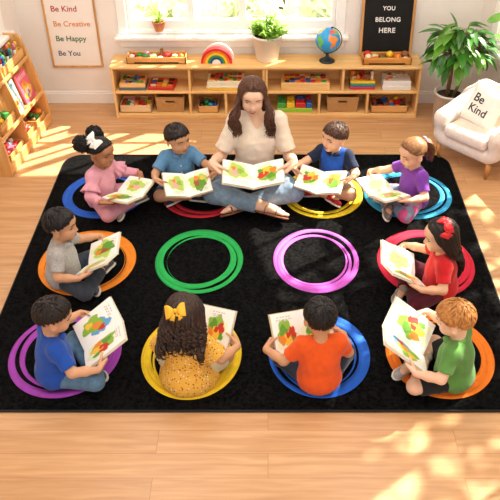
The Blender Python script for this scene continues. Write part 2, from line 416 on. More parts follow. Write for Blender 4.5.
def person(sp):
    A=ADU if sp.get('adult') else KID; sc=sp.get('sc',1.0); rg=random.Random(sp['seed'])
    hd=math.atan2(-sp['face'][0],sp['face'][1]); loc=V(sp['loc'][0],sp['loc'][1],sp.get('z',.012))
    root=thing('person',sp['label'],'person',loc,hd)
    S4=M4(np.eye(3)*sc); lean=sp.get('lean',.02); side=sp.get('side',0)
    zs=A['zs']
    yo=lambda z: lean*(max(0,z)/zs)**1.3
    xo=lambda z: side*(max(0,z)/zs)**1.3
    T=lambda x,z,y=0: V(x+xo(z),y+yo(z),z)
    skin=MATS[sp['skin']]
    # ---- head frame
    yaw,pit,rol=sp.get('head',(0,20,0)); Rh=rz(R(yaw))@rx(-R(pit))@ry(R(rol)); hs=A['hs']*sp.get('hscale',1)
    hc=T(0,A['zh'],.012+math.sin(R(pit))*.03)+V(*sp.get('hoff',(0,0,0)))
    Hd=lambda p: hc+Rh@(np.asarray(p,float)*hs)
    # ---- book + hands targets
    bk=sp['book']; w,h,beta=bk['w']/sc,bk['h']/sc,R(bk.get('beta',12))
    BF=book_frame(V(*bk['c']),bk['tilt'],bk.get('yaw',0),bk.get('roll',0))
    Wd=M4(rz(hd),loc)@M4(np.eye(3)*sc); 
    WF=M4(rz(hd)@BF[:3,:3],(Wd@np.append(BF[:3,3],1))[:3])
    open_book(bk['label'],WF,bk['w'],bk['h'],beta,sp['seed']*7,bk['styles'],bk['cover'])
    h_=A['h']/1.0
    ext=.34 if not sp.get('adult') else .52
    f=Field((-ext,-.2 if not sp.get('adult') else -.26,-.005),(ext,.46 if not sp.get('adult') else .66,A['zh']+.14*A['hs']),h_)
    def torso(F,inf,k=.04,low=True):
        if low: F.ell(T(0,A['zp']),np.array(A['pel'])+(inf+.010 if inf else 0),k=k)
        F.ell(T(0,(A['zp']+A['zc'])*.5+.01,.004),np.array(A['bel'])+inf,k=k)
        F.ell(T(0,A['zc']),np.array(A['che'])+inf,k=k)
        F.cap(T(-A['hw'],zs),T(A['hw'],zs),A['shr']+inf,k=k)
    torso(f,0)
    f.cap(T(0,A['zn']-.02),Hd((0,-.018,-.055)),A['neck']*1.12,A['neck'],k=.02)
    # legs
    kx,ky,kz=sp.get('knee',A['knee']); ax_,ay,az=A['ank']; J={}
    for s in (-1,1):
        hp=V(s*A['hip'],.01,A['zp']*.95); kn=V(s*kx,ky,kz); an=V(-s*ax_,ay+(.028 if s>0 else -.028)*A['hand'],az+(.02 if s>0 else 0)*A['hand'])
        fd=unit(V(-s*.9,.42,-.02)); J[s]=(hp,kn,an,fd)
        lr=A['lr']; f.cap(hp,kn,lr[0],lr[1],k=.02); f.cap(kn,kn*.6+an*.4,lr[1]*.97,lr[2]*1.12,k=.02); f.cap(kn*.6+an*.4,an,lr[2]*1.12,lr[3],k=.02)
        fu=unit(V(0,-.55,.8)); fs=A['hand']
        if sp.get('barefoot'):
            Rf=np.stack([unit(np.cross(fd,fu)),fd,unit(np.cross(np.cross(fd,fu),fd))],1)
            f.ell(an+fd*.03*fs,V(.024,.05,.022)*fs,Rf,k=.02); f.ell(an+fd*.075*fs-Rf[:,2]*.006*fs,V(.03,.034,.014)*fs,Rf,k=.02)
            for i in range(5): f.ell(an+fd*(.112-.006*abs(i-1))*fs+Rf[:,0]*(-.022+.011*i)*fs-Rf[:,2]*.009*fs,V(.0065,.013,.0075)*fs,Rf,k=.004)
        else: f.cap(an,an+fd*.05*fs,lr[3],lr[3]*.8,k=.01)
    # arms
    arms={}
    for s in (-1,1):
        Sh=T(s*A['hw'],zs); hz=A['hand']
        ey=sp.get('grip',{}).get(s,-.14)*h
        E=(BF@np.append(V(s*(w+.005)*math.cos(beta),ey,(w+.005)*math.sin(beta)),1))[:3]
        u=BF[:3,:3]@V(-s*math.cos(beta),0,-math.sin(beta)); n=BF[:3,:3]@V(-s*math.sin(beta),0,math.cos(beta)); v=BF[:3,1]
        fr=.0054*hz; pit_=.0142*hz
        W=E-u*.046*hz-v*.030*hz-n*.004*hz
        K=[E-u*.005*hz+v*((1.5-i)*pit_)-n*(.0045/sc+fr) for i in range(4)]
        el=ik(Sh,W,A['ua'],A['fa'],sp.get('elbow',{}).get(s,V(s*.42,-.40,-.75)))
        ar=A['ar']; f.cap(Sh,el,ar[0],ar[1],k=.02); f.cap(el,el*.5+W*.5,ar[1],ar[1]*.93,k=.012); f.cap(el*.5+W*.5,W,ar[1]*.93,ar[2]*.86,k=.012)
        for i in range(4): f.cap(W+(i-1.5)*-v*.006*hz,K[i],.0125*hz,.0082*hz,k=.006*hz)
        for i,L in enumerate((.030,.034,.031,.024)):
            L*=hz; p0=K[i]; p1=p0+u*.45*L+v*.10*L-n*.002*hz; p2=p1+u*.38*L+v*.06*L+n*.0012*hz; p3=p2+u*.28*L+n*.0018*hz
            f.cap(p0,p1,fr*1.12,fr,k=.0015); f.cap(p1,p2,fr,fr*.95,k=.002); f.cap(p2,p3,fr*.95,fr*.82,k=.002)
        t0=W+u*.012*hz+v*.012*hz+n*.006*hz; t1=E-u*.010*hz+v*pit_*.5+n*(.009/sc+fr); t2=E+u*.010*hz+v*pit_*1.1+n*(.0115/sc+fr); t3=E+u*.026*hz+v*pit_*1.5+n*(.0105/sc+fr)
        f.cap(t0,t1,fr*1.7,fr*1.2,k=.006); f.cap(t1,t2,fr*1.2,fr*1.05,k=.003); f.cap(t2,t3,fr*1.05,fr*.9,k=.002)
        arms[s]=(Sh,el,W)
    # head
    def he(c,r,k=.02,mode='u',Rl=None): f.ell(Hd(c),np.array(r)*hs,Rh if Rl is None else Rh@Rl,k=k*hs,mode=mode)
    ad=sp.get('adult')
    he((0,-.008,.022),(.070,.082,.074)); he((0,.020,-.034),(.050 if ad else .055,.054,.064 if ad else .058))
    for s in (-1,1): he((s*.030,.046,-.030),(.026,.024,.026) if not ad else (.023,.022,.026))
    he((0,.054,-.083 if ad else -.076),(.017,.016,.015)); he((0,.056,-.052),(.022,.016,.016))
    he((0,.045,.036),(.05,.03,.03))
    for s in (-1,1): he((s*.029,.078,.002),(.017,.014,.011),k=.014,mode='s')
    f.cap(Hd((0,.066,.004)),Hd((0,.083,-.022)),.0065*hs,.0085*hs,k=.008*hs)
    for s in (-1,1): he((s*.008,.077,-.026),(.0065,.007,.0055),k=.006)
    for s in (-1,1):
        he((s*.071,-.008,-.010),(.008,.018,.026),k=.006,Rl=rz(-s*.35)); he((s*.077,-.004,-.008),(.004,.010,.015),k=.004,mode='s')
    # body mesh with the face details
    vv,ff=f.mesh(1); b=MB(); b.add(vv,ff,0,S4)
    HM=M4(np.eye(3)*sc)@M4(Rh*hs,hc); op=sp.get('eyes',.5)
    def surf(x,z):
        ys=np.linspace(.13,.02,150); P=np.array([Hd((x,y,z)) for y in ys]); ii=np.clip(np.round((P-f.lo)/f.h).astype(int),0,np.array(f.f.shape)-1)
        val=f.f[ii[:,0],ii[:,1],ii[:,2]]; k=int(np.argmax(val<0)); return ys[k]+float(val[k])/hs
    def sf(x,z): return float(np.mean([surf(x+a,z+b_) for a in (-.004,0,.004) for b_ in (-.004,0,.004)]))
    for s in (-1,1):
        er=.0132; ec=V(s*.030,surf(s*.030,.002)-er*.80,.002)
        b.sphere(ec,er,1,16,10,HM); g=rz(-s*.06)@rx(sp.get('gaze',-.15))
        b.sphere(ec+g@V(0,.0066,0),.0076,2,12,8,HM); b.sphere(ec+g@V(0,.0122,0),.0030,3,8,6,HM); b.sphere(ec+g@V(-.001,.0142,.0022),.0010,1,6,4,HM)  # smallest white ball is a glint painted onto the eye
        b.sphere(ec,er*1.09,0,18,8,HM,R_=rx(-R(-14+44*(1-op))),th=(0,PI*.42)); b.sphere(ec,er*1.05,0,16,6,HM,R_=rx(R(180+42)),th=(0,PI*.17))
        la=-R(-14+44*(1-op)); pts=[]
        for i in range(11):
            p=R(15+150*i/10); q=rx(la)@(V(math.cos(p)*math.sin(PI*.42),math.sin(p)*math.sin(PI*.42),math.cos(PI*.42))*er*1.12); pts.append(ec+q)
        b.tube(pts,[.0010]+[.0023]*9+[.0010],3,5,HM)
        bp=[V(s*x,sf(s*x,z)+.0010,z) for x,z in ((.013,.0250),(.021,.0280),(.030,.0285),(.038,.0255),(.045,.0195))]
        b.tube(bp,[.0022,.0034,.0034,.0027,.0012],4,6,HM)
    sm=sp.get('smile',.2); mw=1.35 if sp.get('teeth') else 1.08; lw=1.3
    up=[V(x*mw,sf(x*mw,-.0525)+.0012,-.0525+(abs(x)/.019)**2*.006*sm+(.0012 if abs(x)<.004 else .002)) for x in np.linspace(-.019,.019,9)]
    lo=[V(x*mw,sf(x*mw,-.057)+.0010,-.0565-(.008*sp.get('teeth',0))+(abs(x)/.019)**2*(.007*sm+.004+.008*sp.get('teeth',0))) for x in np.linspace(-.019,.019,9)]
    b.tube(up,[lw*q for q in (.0007,.0018,.0025,.0027,.0024,.0027,.0025,.0018,.0007)],5,6,HM); b.tube(lo,[lw*q for q in (.0007,.002,.003,.0034,.0036,.0034,.003,.002,.0007)],5,6,HM)
    if sp.get('teeth'):
        b.grid(np.array([[p*(1-t)+q*t+V(0,.0012,0) for t in (0,.33,.67,1)] for p,q in zip(up,lo)]),1,HM,flip=True)
    b.build('body',[skin,mat('eye_white','f1ece6',.25,0),mat('iris_brown',sp.get('iris','3a2214'),.2,0),mat('lash_dark','17100d',.4,0),mat('brow_'+sp['hairmat'],sp.get('brow','2a1c14'),.6,0),mat('lips_'+sp['skin'],sp.get('lips','ad5a4e'),.4,.04)],root)
    ctx=dict(root=root,A=A,sc=sc,S4=S4,T=T,yo=yo,Hd=Hd,Rh=Rh,hc=hc,hs=hs,HM=HM,J=J,arms=arms,rg=rg,torso=torso,sp=sp,ext=ext,loc=loc,hd=hd)
    # ---- trousers
    bo=sp['bottom']; g=Field((-ext,-.2 if not ad else -.26,-.005),(ext,.42 if not ad else .6,A['zc']+.06),.005)
    g.ell(T(0,A['zp']),np.array(A['pel'])+.003,k=.03); i_=.007 if not ad else .010
    for s in (-1,1):
        hp,kn,an,fd=J[s]; lr=A['lr']
        if bo['len']=='long':
            g.cap(hp,kn,lr[0]+i_,lr[1]+i_,k=.03); q=kn*.12+an*.88; g.cap(kn,q,lr[1]+i_,lr[3]+i_+.006,k=.012,flat=True)
        else:
            q=hp*.12+kn*.88; g.cap(hp,q,lr[0]+i_,lr[1]+i_+.008,k=.03,flat=True)
    g.wrinkle(.0022,sp['seed'],50); g.plane((0,0,A['zc']*.75),(0,0,1)); g.plane((0,0,.0),(0,0,-1))
    vv,ff=g.mesh(1); tb=MB(); mi=0
    if bo.get('patch'):
        cc=vv[ff].mean(1); mi=((np.abs(cc[:,0])>.12)&(np.sin(cc[:,1]*60)*np.sin(cc[:,0]*45)>.1)).astype(int)
    tb.add(vv,ff,mi,S4); tb.build(bo['name'],[bo['mat']]+([bo['patch']] if bo.get('patch') else []),root)
    # ---- top
    to=sp['top']; lo_=-.2 if not ad else -.26
    g=Field((-ext,lo_,-.005),(ext,.42 if not ad else .5,A['zn']+.05),.0046 if not ad else .006); inf=.009 if not ad else .013
    torso(g,inf)
    if to.get('flare'):
        g.ell((0,.045,.03),(.155,.145,.088),k=.06)
    sl=to.get('sleeve',.7)
    for s in (-1,1):
        Sh,el,W=arms[s]; ar=A['ar']; sw=to.get('sw',.008)
        if sl=='long':
            g.cap(Sh,el,ar[0]+sw,ar[1]+sw,k=.02); q=el*.12+W*.88; g.cap(el,q,ar[1]+sw,ar[2]+sw,k=.015,flat=True)
        else:
            q=Sh*(1-sl)+el*sl; g.cap(Sh,q,ar[0]+sw,ar[1]+sw+.006+to.get('fl',0),k=.022,flat=True)
    g.wrinkle(to.get('wr',.0024),sp['seed']+5,42)
    zc_=A['zn']
    if to.get('neck')=='v':
        g.cap(T(0,zc_+.03,.0),T(0,zc_-.02,.0),A['neck']*1.35,A['neck']*1.35,k=.004,mode='s')
        g.cap(T(0,zc_+.02,.06),T(0,zc_-.16,.14),.055,.006,k=.004,mode='s')
    else: g.cap(T(0,zc_+.06,.02),T(0,zc_-.004,.008),A['neck']*1.32,A['neck']*1.2,k=.004,mode='s')
    if not to.get('flare'): g.plane((0,-.08,to.get('hem',.006)),unit(V(0,.50,-1)))
    g.plane((0,0,.001),(0,0,-1))
    vv,ff=g.mesh(1); tb=MB(); mi=0
    if to.get('zone'): mi=to['zone'](vv[ff].mean(1))
    tb.add(vv,ff,mi,S4); top=tb.build(to['name'],to['mat'] if isinstance(to['mat'],list) else [to['mat']],root)
    ctx['top']=top
    if to.get('collar'):
        cb=MB(); r0=A['neck']*1.28; base=T(0,zc_+.002,.006)
        for s in (-1,1):
            P=[]
            for i in range(12):
                a=R(-90+172*i/11)   # from the back round to the front
                d=V(s*math.cos(a)*1.0,math.sin(a)*1.0,0); 
                rise=.012-.020*(i/11); r_o=r0+.012+.008*(i/11)
                P.append([base+d*r0+V(0,0,rise+.010),base+d*(r0+.006)+V(0,0,rise+.013),base+d*(r_o+.008)+V(0,0,rise-.008),base+d*(r_o+.004)+V(0,0,rise-.011),base+d*r0+V(0,0,rise+.010)])
            cb.grid(np.array(P),0,S4,flip=(s>0))
        cb.build('collar',to['collar'],top)
    if to.get('buttons'):
        bb=MB()
        for i in range(to['buttons']):
            z=to.get('b0',zs-.05)-i*to.get('bd',.07)
            # front surface of the shirt at x=0
            ix=[np.argmin(abs(g.ax[0]-xo(z))),np.argmin(abs(g.ax[2]-z))]; colf=g.f[ix[0],:,ix[1]]; ys=g.ax[1][colf<0]
            if len(ys)==0: continue
            bb=MB(); bb.lathe([(.0001,-.001),(.006,-.001),(.0062,.0012),(.005,.002),(.0001,.0022)],0,14,S4@M4(rx(-PI/2-.1)@np.eye(3),V(xo(z),ys.max()+.003,z)))
            bb.build('button',mat('button_ivory','e9dfcf',.3,0),top)
    if to.get('ruffle'):
        for s in (-1,1):
            Sh,el,W=arms[s]; d=unit(el-Sh); a=unit(np.cross(d,V(0,1,.2))); e=np.cross(d,a); P=[]
            for r_,t_,wv in ((.040,.42,0),(.050,.60,.004),(.062,.80,.009),(.060,.81,.009),(.044,.58,.003),(.036,.44,0)):
                row=[]
                for i in range(49):
                    p=2*PI*i/48; rr=r_+wv*math.sin(p*9); row.append(Sh+(el-Sh)*t_+(a*math.cos(p)+e*math.sin(p))*rr)
                P.append(row)
            rb=MB(); rb.grid(np.array(P),0,S4); rb.build('ruffle',to['ruffle'],top)
    # ---- shoes
    if sp.get('shoes'):
        sh=sp['shoes']
        for s in (-1,1):
            hp,kn,an,fd=J[s]; fu=unit(V(0,-.55,.8)); w_=unit(np.cross(fd,fu)); fu=np.cross(w_,fd); Rf=np.stack([w_,fd,fu],1)
            q=Field(an-.12,an+.12,.0038); q.ell(an+fd*.058-fu*.010,(.027,.042,.020),Rf,k=.02); q.ell(an-fd*.002-fu*.004,(.026,.032,.026),Rf,k=.02); q.cap(an,an+fu*.018,.026,.025,k=.012)
            q2=Field(an-.12,an+.12,.0038); q2.ell(an+fd*.058-fu*.03,(.030,.045,.03),Rf,k=.0); q2.ell(an-fd*.002-fu*.03,(.028,.035,.03),Rf,k=.02); q2.cap(an-fd*.01-fu*.03,an+fd*.06-fu*.03,.024,.026,k=.01)
            q.plane(an-fu*.022,-fu); q2.plane(an-fu*.034,-fu); q2.plane(an-fu*.0222,fu)
            v1,f1=q.mesh(1); v2,f2=q2.mesh(1)
            sb=MB(); sb.add(v1,f1,0,S4); so=sb.build('shoe',sh['mat'],root); sb=MB(); sb.add(v2,f2,0,S4); sb.build('sole',sh['sole'],so)
            if sh.get('lace'):
                lb=MB()
                for i in range(3): lb.tube([an+fd*(.03+.012*i)+w_*x*.014+fu*(.013-.004*i-abs(x)*.005) for x in (-1,-.3,.3,1)],.0022,0,6,S4)
                lb.build('laces',sh['lace'],so)
    if sp.get('barefoot'):
        for s in (-1,1):
            hp,kn,an,fd=J[s]; fs=A['hand']; fu=unit(V(0,-.55,.8)); w_=unit(np.cross(fd,fu)); fu=np.cross(w_,fd); Rf=np.stack([w_,fd,fu],1)
            q=Field(an-.22,an+.22,.0045); q.ell(an+fd*.078*fs-fu*.02*fs,V(.036,.05,.03)*fs,Rf,k=0); q.ell(an+fd*.0-fu*.02*fs,V(.028,.04,.03)*fs,Rf,k=.02); q.cap(an-fu*.02*fs,an+fd*.08*fs-fu*.02*fs,.026*fs,.03*fs,k=.01)
            q.plane(an-fu*.030*fs,-fu); q.plane(an-fu*.0215*fs,fu); v1,f1=q.mesh(1)
            sb=MB(); sb.add(v1,f1,0,S4); so=sb.build('sandal',mat('sandal_leather','7a4a2c',.5,.1,60),root)
            for t_,r_ in ((.074,.030),(.02,.030)):
                lb=MB(); lb.tube([an+fd*t_*fs-fu*.012*fs+(w_*math.cos(p)*r_*1.08+fu*math.sin(p)*r_*.88)*fs for p in np.linspace(-.5,PI+.5,16)],.006,0,6,S4,flat=.5,up=None)
                lb.build('strap',mat('sandal_leather','7a4a2c',.5,.1,60),so)
    sp['hair'](ctx)
    return ctx

# ------------------------------------------------------------------ hair
HC=V(0,-.008,.020); HR=V(.0735,.0865,.0785)
def hair_limit(phi,fr=54,temple=72,sd=92,back=124):
    a=abs((math.degrees(phi)+180)%360-180)
    return R(float(np.interp(a,[0,30,55,80,100,130,180],[fr,fr+2,temple,sd,sd+6,back-6,back])))
def sc_pt(th,phi,k=1.0): return HC+HR*k*V(math.sin(th)*math.sin(phi),math.sin(th)*math.cos(phi),math.cos(th))
def cap(mb,HM,lim,off=1.03,mi=0):
    P=[]
    for j in range(49):
        phi=2*PI*j/48; L=lim(phi); row=[]
        for i in range(15):
            t=i/14; k=off if t<.86 else off-(off-.965)*((t-.86)/.14)
            row.append(sc_pt(max(.001,L*t),phi,k))
        P.append(row)
    mb.grid(np.array(P),mi,HM)
def short_hair(mats_,n=800,fr=54,length=.06,lift=.007,w=.0042,crown=(28,170),fringe=0,messy=.10,name='hair',temple=70,sd=85,back=122):
    def go(c):
        rg=c['rg']; m=MB(); lim=lambda p:hair_limit(p,fr,temple,sd,back); cap(m,c['HM'],lim,1.025)
        cd=sc_pt(R(crown[0]),R(crown[1])); cd=unit((cd-HC)/HR)
        for i in range(n):
            phi=rg.uniform(-PI,PI); th=lim(phi)*math.sqrt(rg.random())*.97
            d=unit(V(math.sin(th)*math.sin(phi),math.sin(th)*math.cos(phi),math.cos(th)))
            fl=d-cd; fl=fl-(fl@d)*d
            fl=unit(fl+V(rg.gauss(0,messy),rg.gauss(0,messy),rg.gauss(0,messy))) if np.linalg.norm(fl)>.02 else unit(V(rg.gauss(0,1),rg.gauss(0,1),0))
            L=length*rg.uniform(.7,1.25); P=[]; rr=[]
            for k in range(6):
                t=k/5; q=unit(d+fl*t*L/.08); P.append(HC+HR*q*(1.015+lift/.08*(t*(1-t)*4*.7+.25*t)*rg.uniform(.8,1.1))); rr.append(w*(1.0-.8*t**2)*(.6 if k==0 else 1))
            # stop at the hairline
            pts=[];r2=[]; jit=rg.uniform(0,11)
            for p,r_ in zip(P,rr):
                q=unit((p-HC)/HR); ph=math.atan2(q[0],q[1]); 
                if math.acos(max(-1,min(1,q[2])))>lim(ph)+R(jit+fringe*(1 if abs(ph)<.9 else 0)): break
                pts.append(p); r2.append(r_)
            if len(pts)>2: m.tube(pts,r2,0,6,c['HM'],flat=.45,up=d)
        return m.build(name,mats_,c['root'])
    return go
def ribbon_bow(mb,M,s=1.0,mi=0):
    for sd in (-1,1):
        P=[]
        for i in range(9):
            t=i/8; hw=(.006+.020*math.sin(min(1,t*1.15)*PI*.55))*s; x=sd*(.004+.034*t)*s
            th=.007*s*math.sin(PI*min(1,t+.12))+.001*s
            P.append([(x,hw*math.cos(a),th*math.sin(a)+.004*s*math.sin(t*3)) for a in np.linspace(0,2*PI,13)])
        mb.grid(np.array(P),mi,M,flip=(sd<0)); 
        e=np.array(P[-1]); mb.add(e[:-1],[tuple(range(12))],mi,M)
    mb.sphere((0,0,.002*s),(.008*s,.009*s,.008*s),mi,12,8,M)
    for sd in (-1,1): mb.tube([(0,0,0),(sd*.008*s,-.016*s,.002*s),(sd*.017*s,-.034*s,0)],[.004*s,.008*s,.010*s],mi,8,M,flat=.25,up=(0,0,1))
def strand(c,m,P,w,mi=0,flat=.5,up=None,M=None,tip=.2):
    n=len(P); rr=[w*(.55+.45*min(1,k/2))*(1-(1-tip)*(k/(n-1))**3) for k in range(n)]
    m.tube(P,rr,mi,6,c['S4'] if M is None else M,flat=flat,up=up)
# ------------------------------------------------------------------ the room
SUN_E=14.5; SKY_E=.95; EXPO=0.42; FILL_LAMPS=[(-.9,1.4,13),(.9,1.4,13),(-.9,3.7,18),(.9,3.7,18)]
YB=5.45; CZ=2.95
def floor_mat():
    m,nt,b=nodes('oak_floor'); tc=N(nt,'ShaderNodeTexCoord'); mp=N(nt,'ShaderNodeMapping'); nt.links.new(tc.outputs['Object'],mp.inputs[0])
    br=N(nt,'ShaderNodeTexBrick'); br.offset=.37; br.inputs['Scale'].default_value=1; br.inputs['Brick Width'].default_value=1.35; br.inputs['Row Height'].default_value=.128; br.inputs['Mortar Size'].default_value=.0012; br.inputs['Mortar Smooth'].default_value=.3
    br.inputs['Color1'].default_value=(1,1,1,1); br.inputs['Color2'].default_value=(.0,.0,.0,1); br.inputs['Mortar'].default_value=(.5,.5,.5,1); nt.links.new(mp.outputs[0],br.inputs['Vector'])
    m2=N(nt,'ShaderNodeMapping'); m2.inputs['Scale'].default_value=(1.6,22,1); nt.links.new(tc.outputs['Object'],m2.inputs[0])
    ad=N(nt,'ShaderNodeVectorMath',operation='MULTIPLY_ADD'); ad.inputs[1].default_value=(5,3,7); nt.links.new(br.outputs['Color'],ad.inputs[0]); nt.links.new(m2.outputs[0],ad.inputs[2])
    no=N(nt,'ShaderNodeTexNoise'); no.inputs['Scale'].default_value=1.6; no.inputs['Detail'].default_value=8; no.inputs['Distortion'].default_value=.5; nt.links.new(ad.outputs[0],no.inputs['Vector'])
    r=N(nt,'ShaderNodeValToRGB'); e=r.color_ramp.elements; e[0].position=.28; e[0].color=lin('c08f5f')+(1,); e[1].position=.72; e[1].color=lin('dcae80')+(1,); x=e.new(.5); x.color=lin('cf9e6e')+(1,)
    nt.links.new(no.outputs['Fac'],r.inputs['Fac'])
    mx=N(nt,'ShaderNodeMix',data_type='RGBA',blend_type='MULTIPLY'); mx.inputs['Factor'].default_value=1; nt.links.new(r.outputs['Color'],mx.inputs['A'])
    r2=N(nt,'ShaderNodeValToRGB'); r2.color_ramp.elements[0].color=(.92,.91,.90,1); r2.color_ramp.elements[1].color=(1,1,1,1); nt.links.new(br.outputs['Color'],r2.inputs['Fac']); nt.links.new(r2.outputs['Color'],mx.inputs['B'])
    m3=N(nt,'ShaderNodeMix',data_type='RGBA'); nt.links.new(br.outputs['Fac'],m3.inputs['Factor']); nt.links.new(mx.outputs['Result'],m3.inputs['A']); m3.inputs['B'].default_value=lin('a87648')+(1,)
    nt.links.new(m3.outputs['Result'],b.inputs['Base Color']); b.inputs['Roughness'].default_value=.33; b.inputs['Specular IOR Level'].default_value=.45
    return m
wallm=mat('wall_paint','ece4db',.8,.015,6,.05,300); trimm=mat('trim_paint','f6f2ec',.45,.01); ceilm=mat('ceiling_paint','f5f1ea',.9,.01)
glass,nt,b=nodes('window_glass'); nt.nodes.remove(b); t=N(nt,'ShaderNodeBsdfTransparent'); g_=N(nt,'ShaderNodeBsdfGlossy'); g_.inputs['Roughness'].default_value=.02; mx=N(nt,'ShaderNodeMixShader'); mx.inputs[0].default_value=.05
nt.links.new(t.outputs[0],mx.inputs[1]); nt.links.new(g_.outputs[0],mx.inputs[2]); nt.links.new(mx.outputs[0],nt.nodes['Material Output'].inputs['Surface'])
struct('floor',MB().box((.2,2,-.02),(3.4,3.7,.02),0,.0),floor_mat())
struct('ceiling',MB().prism([(-2.85,-1.6),(3.83,-1.6),(1.70,5.57),(-2.0,5.57)],.08,0,M4(None,(0,0,CZ))),ceilm)
def wall_with_window(name,wname,M,x0,x1,wx0,wx1,z0,z1,mull,munt,length_beyond=0,rail=.07):
    m=MB(); T=.06
    bx=lambda a,b,c,d,mm=m,y0=0,y1=.12,bev=.0: mm.box(((a+b)/2,(y0+y1)/2,(c+d)/2),((b-a)/2,(y1-y0)/2,(d-c)/2),0,bev,M)
    bx(x0,wx0,0,CZ); bx(wx1,x1,0,CZ); bx(wx0,wx1,0,z0); bx(wx0,wx1,z1,CZ); struct(name,m,wallm)
    f=MB(); cw=.07
    bx(wx0-cw,wx0,z0-.03,z1+cw,f,-.018,.0,.004); bx(wx1,wx1+cw,z0-.03,z1+cw,f,-.018,0,.004); bx(wx0-cw,wx1+cw,z1,z1+cw,f,-.02,0,.004)
    bx(wx0-cw,wx1+cw,z0-.125,z0-.055,f,-.014,0,.003)
    bx(wx0+.001,wx1-.001,z0+.001,z0+rail,f,.032,.078,.004); bx(wx0+.001,wx1-.001,z1-.05,z1-.001,f,.032,.078,.004); bx(wx0,wx0+.035,z0,z1,f,.03,.08,.004); bx(wx1-.035,wx1,z0,z1,f,.03,.08,.004)
    for x,w_ in mull: bx(x-w_/2,x+w_/2,z0,z1,f,.028,.085,.003)
    for x in munt: bx(x-.009,x+.009,z0,z1,f,.04,.07,.003)
    zz=z0+.64
    bx(wx0+.001,wx1-.001,zz-.009,zz+.009,f,.042,.068,.003)
    W_=struct(wname,f,trimm)
    s=MB(); bx(wx0-cw-.03,wx1+cw+.03,z0-.055,z0-.025,s,-.07,.02,.006); bx(wx0+.001,wx1-.001,z0-.02,z0+.006,s,-.01,.119,.002); s.build('window_sill',trimm,W_)
    xs=sorted([wx0+.03]+[x for x,_ in mull]+[wx1-.03])
    for a,b_ in zip(xs[:-1],xs[1:]): p=MB(); bx(a,b_,z0+.03,z1-.03,p,.053,.057); p.build('pane',glass,W_)
I4=M4(None,(0,YB,0))
wall_with_window('wall_back','window_1',I4,-2.0,1.75,-1.06,.51,.60,2.15,[(-.58,.05),(-.193,.055)],[-.825,-.385,.155])
aR=math.atan2(-1,.30); MR=M4(rz(aR),(1.60,YB,0))   # local x runs from the corner towards the camera, local y outwards
wall_with_window('wall_right','window_2',MR,-.05,7.0,.25,3.0,.60,2.50,[(.95,.05),(1.65,.05),(2.35,.05)],[.6,1.3,2.0,2.68])
aL=math.atan2(1,.12); ML=M4(rz(aL),(-1.88-.12*7,YB-7,0))
wall_with_window('wall_left','window_3',ML,0,7.1,5.2,6.72,.72,1.85,[(5.95,.05)],[5.6,6.3])
bb=MB(); bb.box((-.15,YB-.008,.045),(1.73,.008,.045),0,.004); bb.box((-.15,YB-.006,.098),(1.73,.006,.008),0,.003); struct('baseboard_back',bb,trimm)
bb=MB(); bb.box((3.5,-.008,.05),(3.5,.008,.05),0,.004,MR); struct('baseboard_right',bb,trimm)
bb=MB(); bb.box((3.5,-.008,.05),(3.5,.008,.05),0,.004,ML); struct('baseboard_left',bb,trimm)
# ---- outside
g=MB(); g.box((1.5,10.6,-.35),(9,5,.02)); struct('patio_ground',g,mat('pale_patio','e6e2d8',.9,.1,3))  # outdoor patio ground, kept pale to burn out white behind the window
leafm=mat('sunlit_leaf','dcebc4',.5,.15,8,trans=.5); leafm2=mat('garden_leaf','a5c97c',.5,.2,8,trans=.45); bark=mat('bark','6d5038',.9,.2,20,.5,60)  # shrub leaf colour bleached to imitate overexposed sunlight
def leaf(mb,p,d,up,L,Wd,mi=0,curl=.2,M=None,nx=5):
    d=unit(d); s=unit(np.cross(d,up)); n=np.cross(s,d); P=[]
    for i in range(nx+1):
        t=i/nx; w=Wd*math.sin(PI*min(1,t*.93+.05))**.8*(1-.35*t); c=p+d*L*t-n*curl*L*t*t
        P.append([c-s*w+n*w*.25,c-n*w*.05,c+s*w+n*w*.25])
    mb.grid(np.array(P),mi,M)
def crown(name,label,cat,c,r,n,L,seed,matl,trunk=None,group=None,Wd=.3):
    rg=random.Random(seed); o=thing(name,label,cat,(c[0],c[1],-.33),0,group); m=MB(); q=V(0,0,c[2]+.33)
    for i in range(n):
        d=unit(V(rg.gauss(0,1),rg.gauss(0,1),rg.gauss(0,1))); rr=rg.random()**.45
        leaf(m,q+d*np.array(r)*rr,V(rg.gauss(0,1),rg.gauss(0,1),rg.gauss(-.3,.7)),unit(V(rg.gauss(0,.5),rg.gauss(0,.5),1)),L*rg.uniform(.7,1.3),L*Wd,0,.15,nx=3)
    m.build('foliage',matl,o); t=MB(); h=q[2]
    t.tube([(0,0,0),(.02,.01,h*.5),(0,0,h)],[.05 if trunk is None else trunk,.04,.02],0,8); 
    for i in range(5): a=i*1.26; t.tube([(0,0,h*.6),(r[0]*.5*math.cos(a),r[1]*.5*math.sin(a),h*.95)],[.02,.006],0,6)
    t.build('trunk',bark,o)
for i,(x,y,z,r,lb) in enumerate([(-.98,7.0,.15,(.30,.33,.42),'pale green garden shrub outside behind the small terracotta pot'),(-.2,7.2,.1,(.34,.36,.42),'pale green garden shrub outside behind the middle window sash'),(.62,7.1,.15,(.36,.36,.5),'pale green garden shrub outside behind the globe'),(.15,8.5,.3,(.5,.4,.55),'pale green garden shrub outside behind the white potted plant')]):
    crown('garden_shrub',lb,'shrub',(x,y,z),r,520,.16,40+i,leafm,group='shrubs outside the back window')
crown('garden_tree','leafy garden tree outside beyond the right wall window','tree',(3.85,4.6,3.7),(1.0,1.35,1.45),760,.20,61,leafm2)
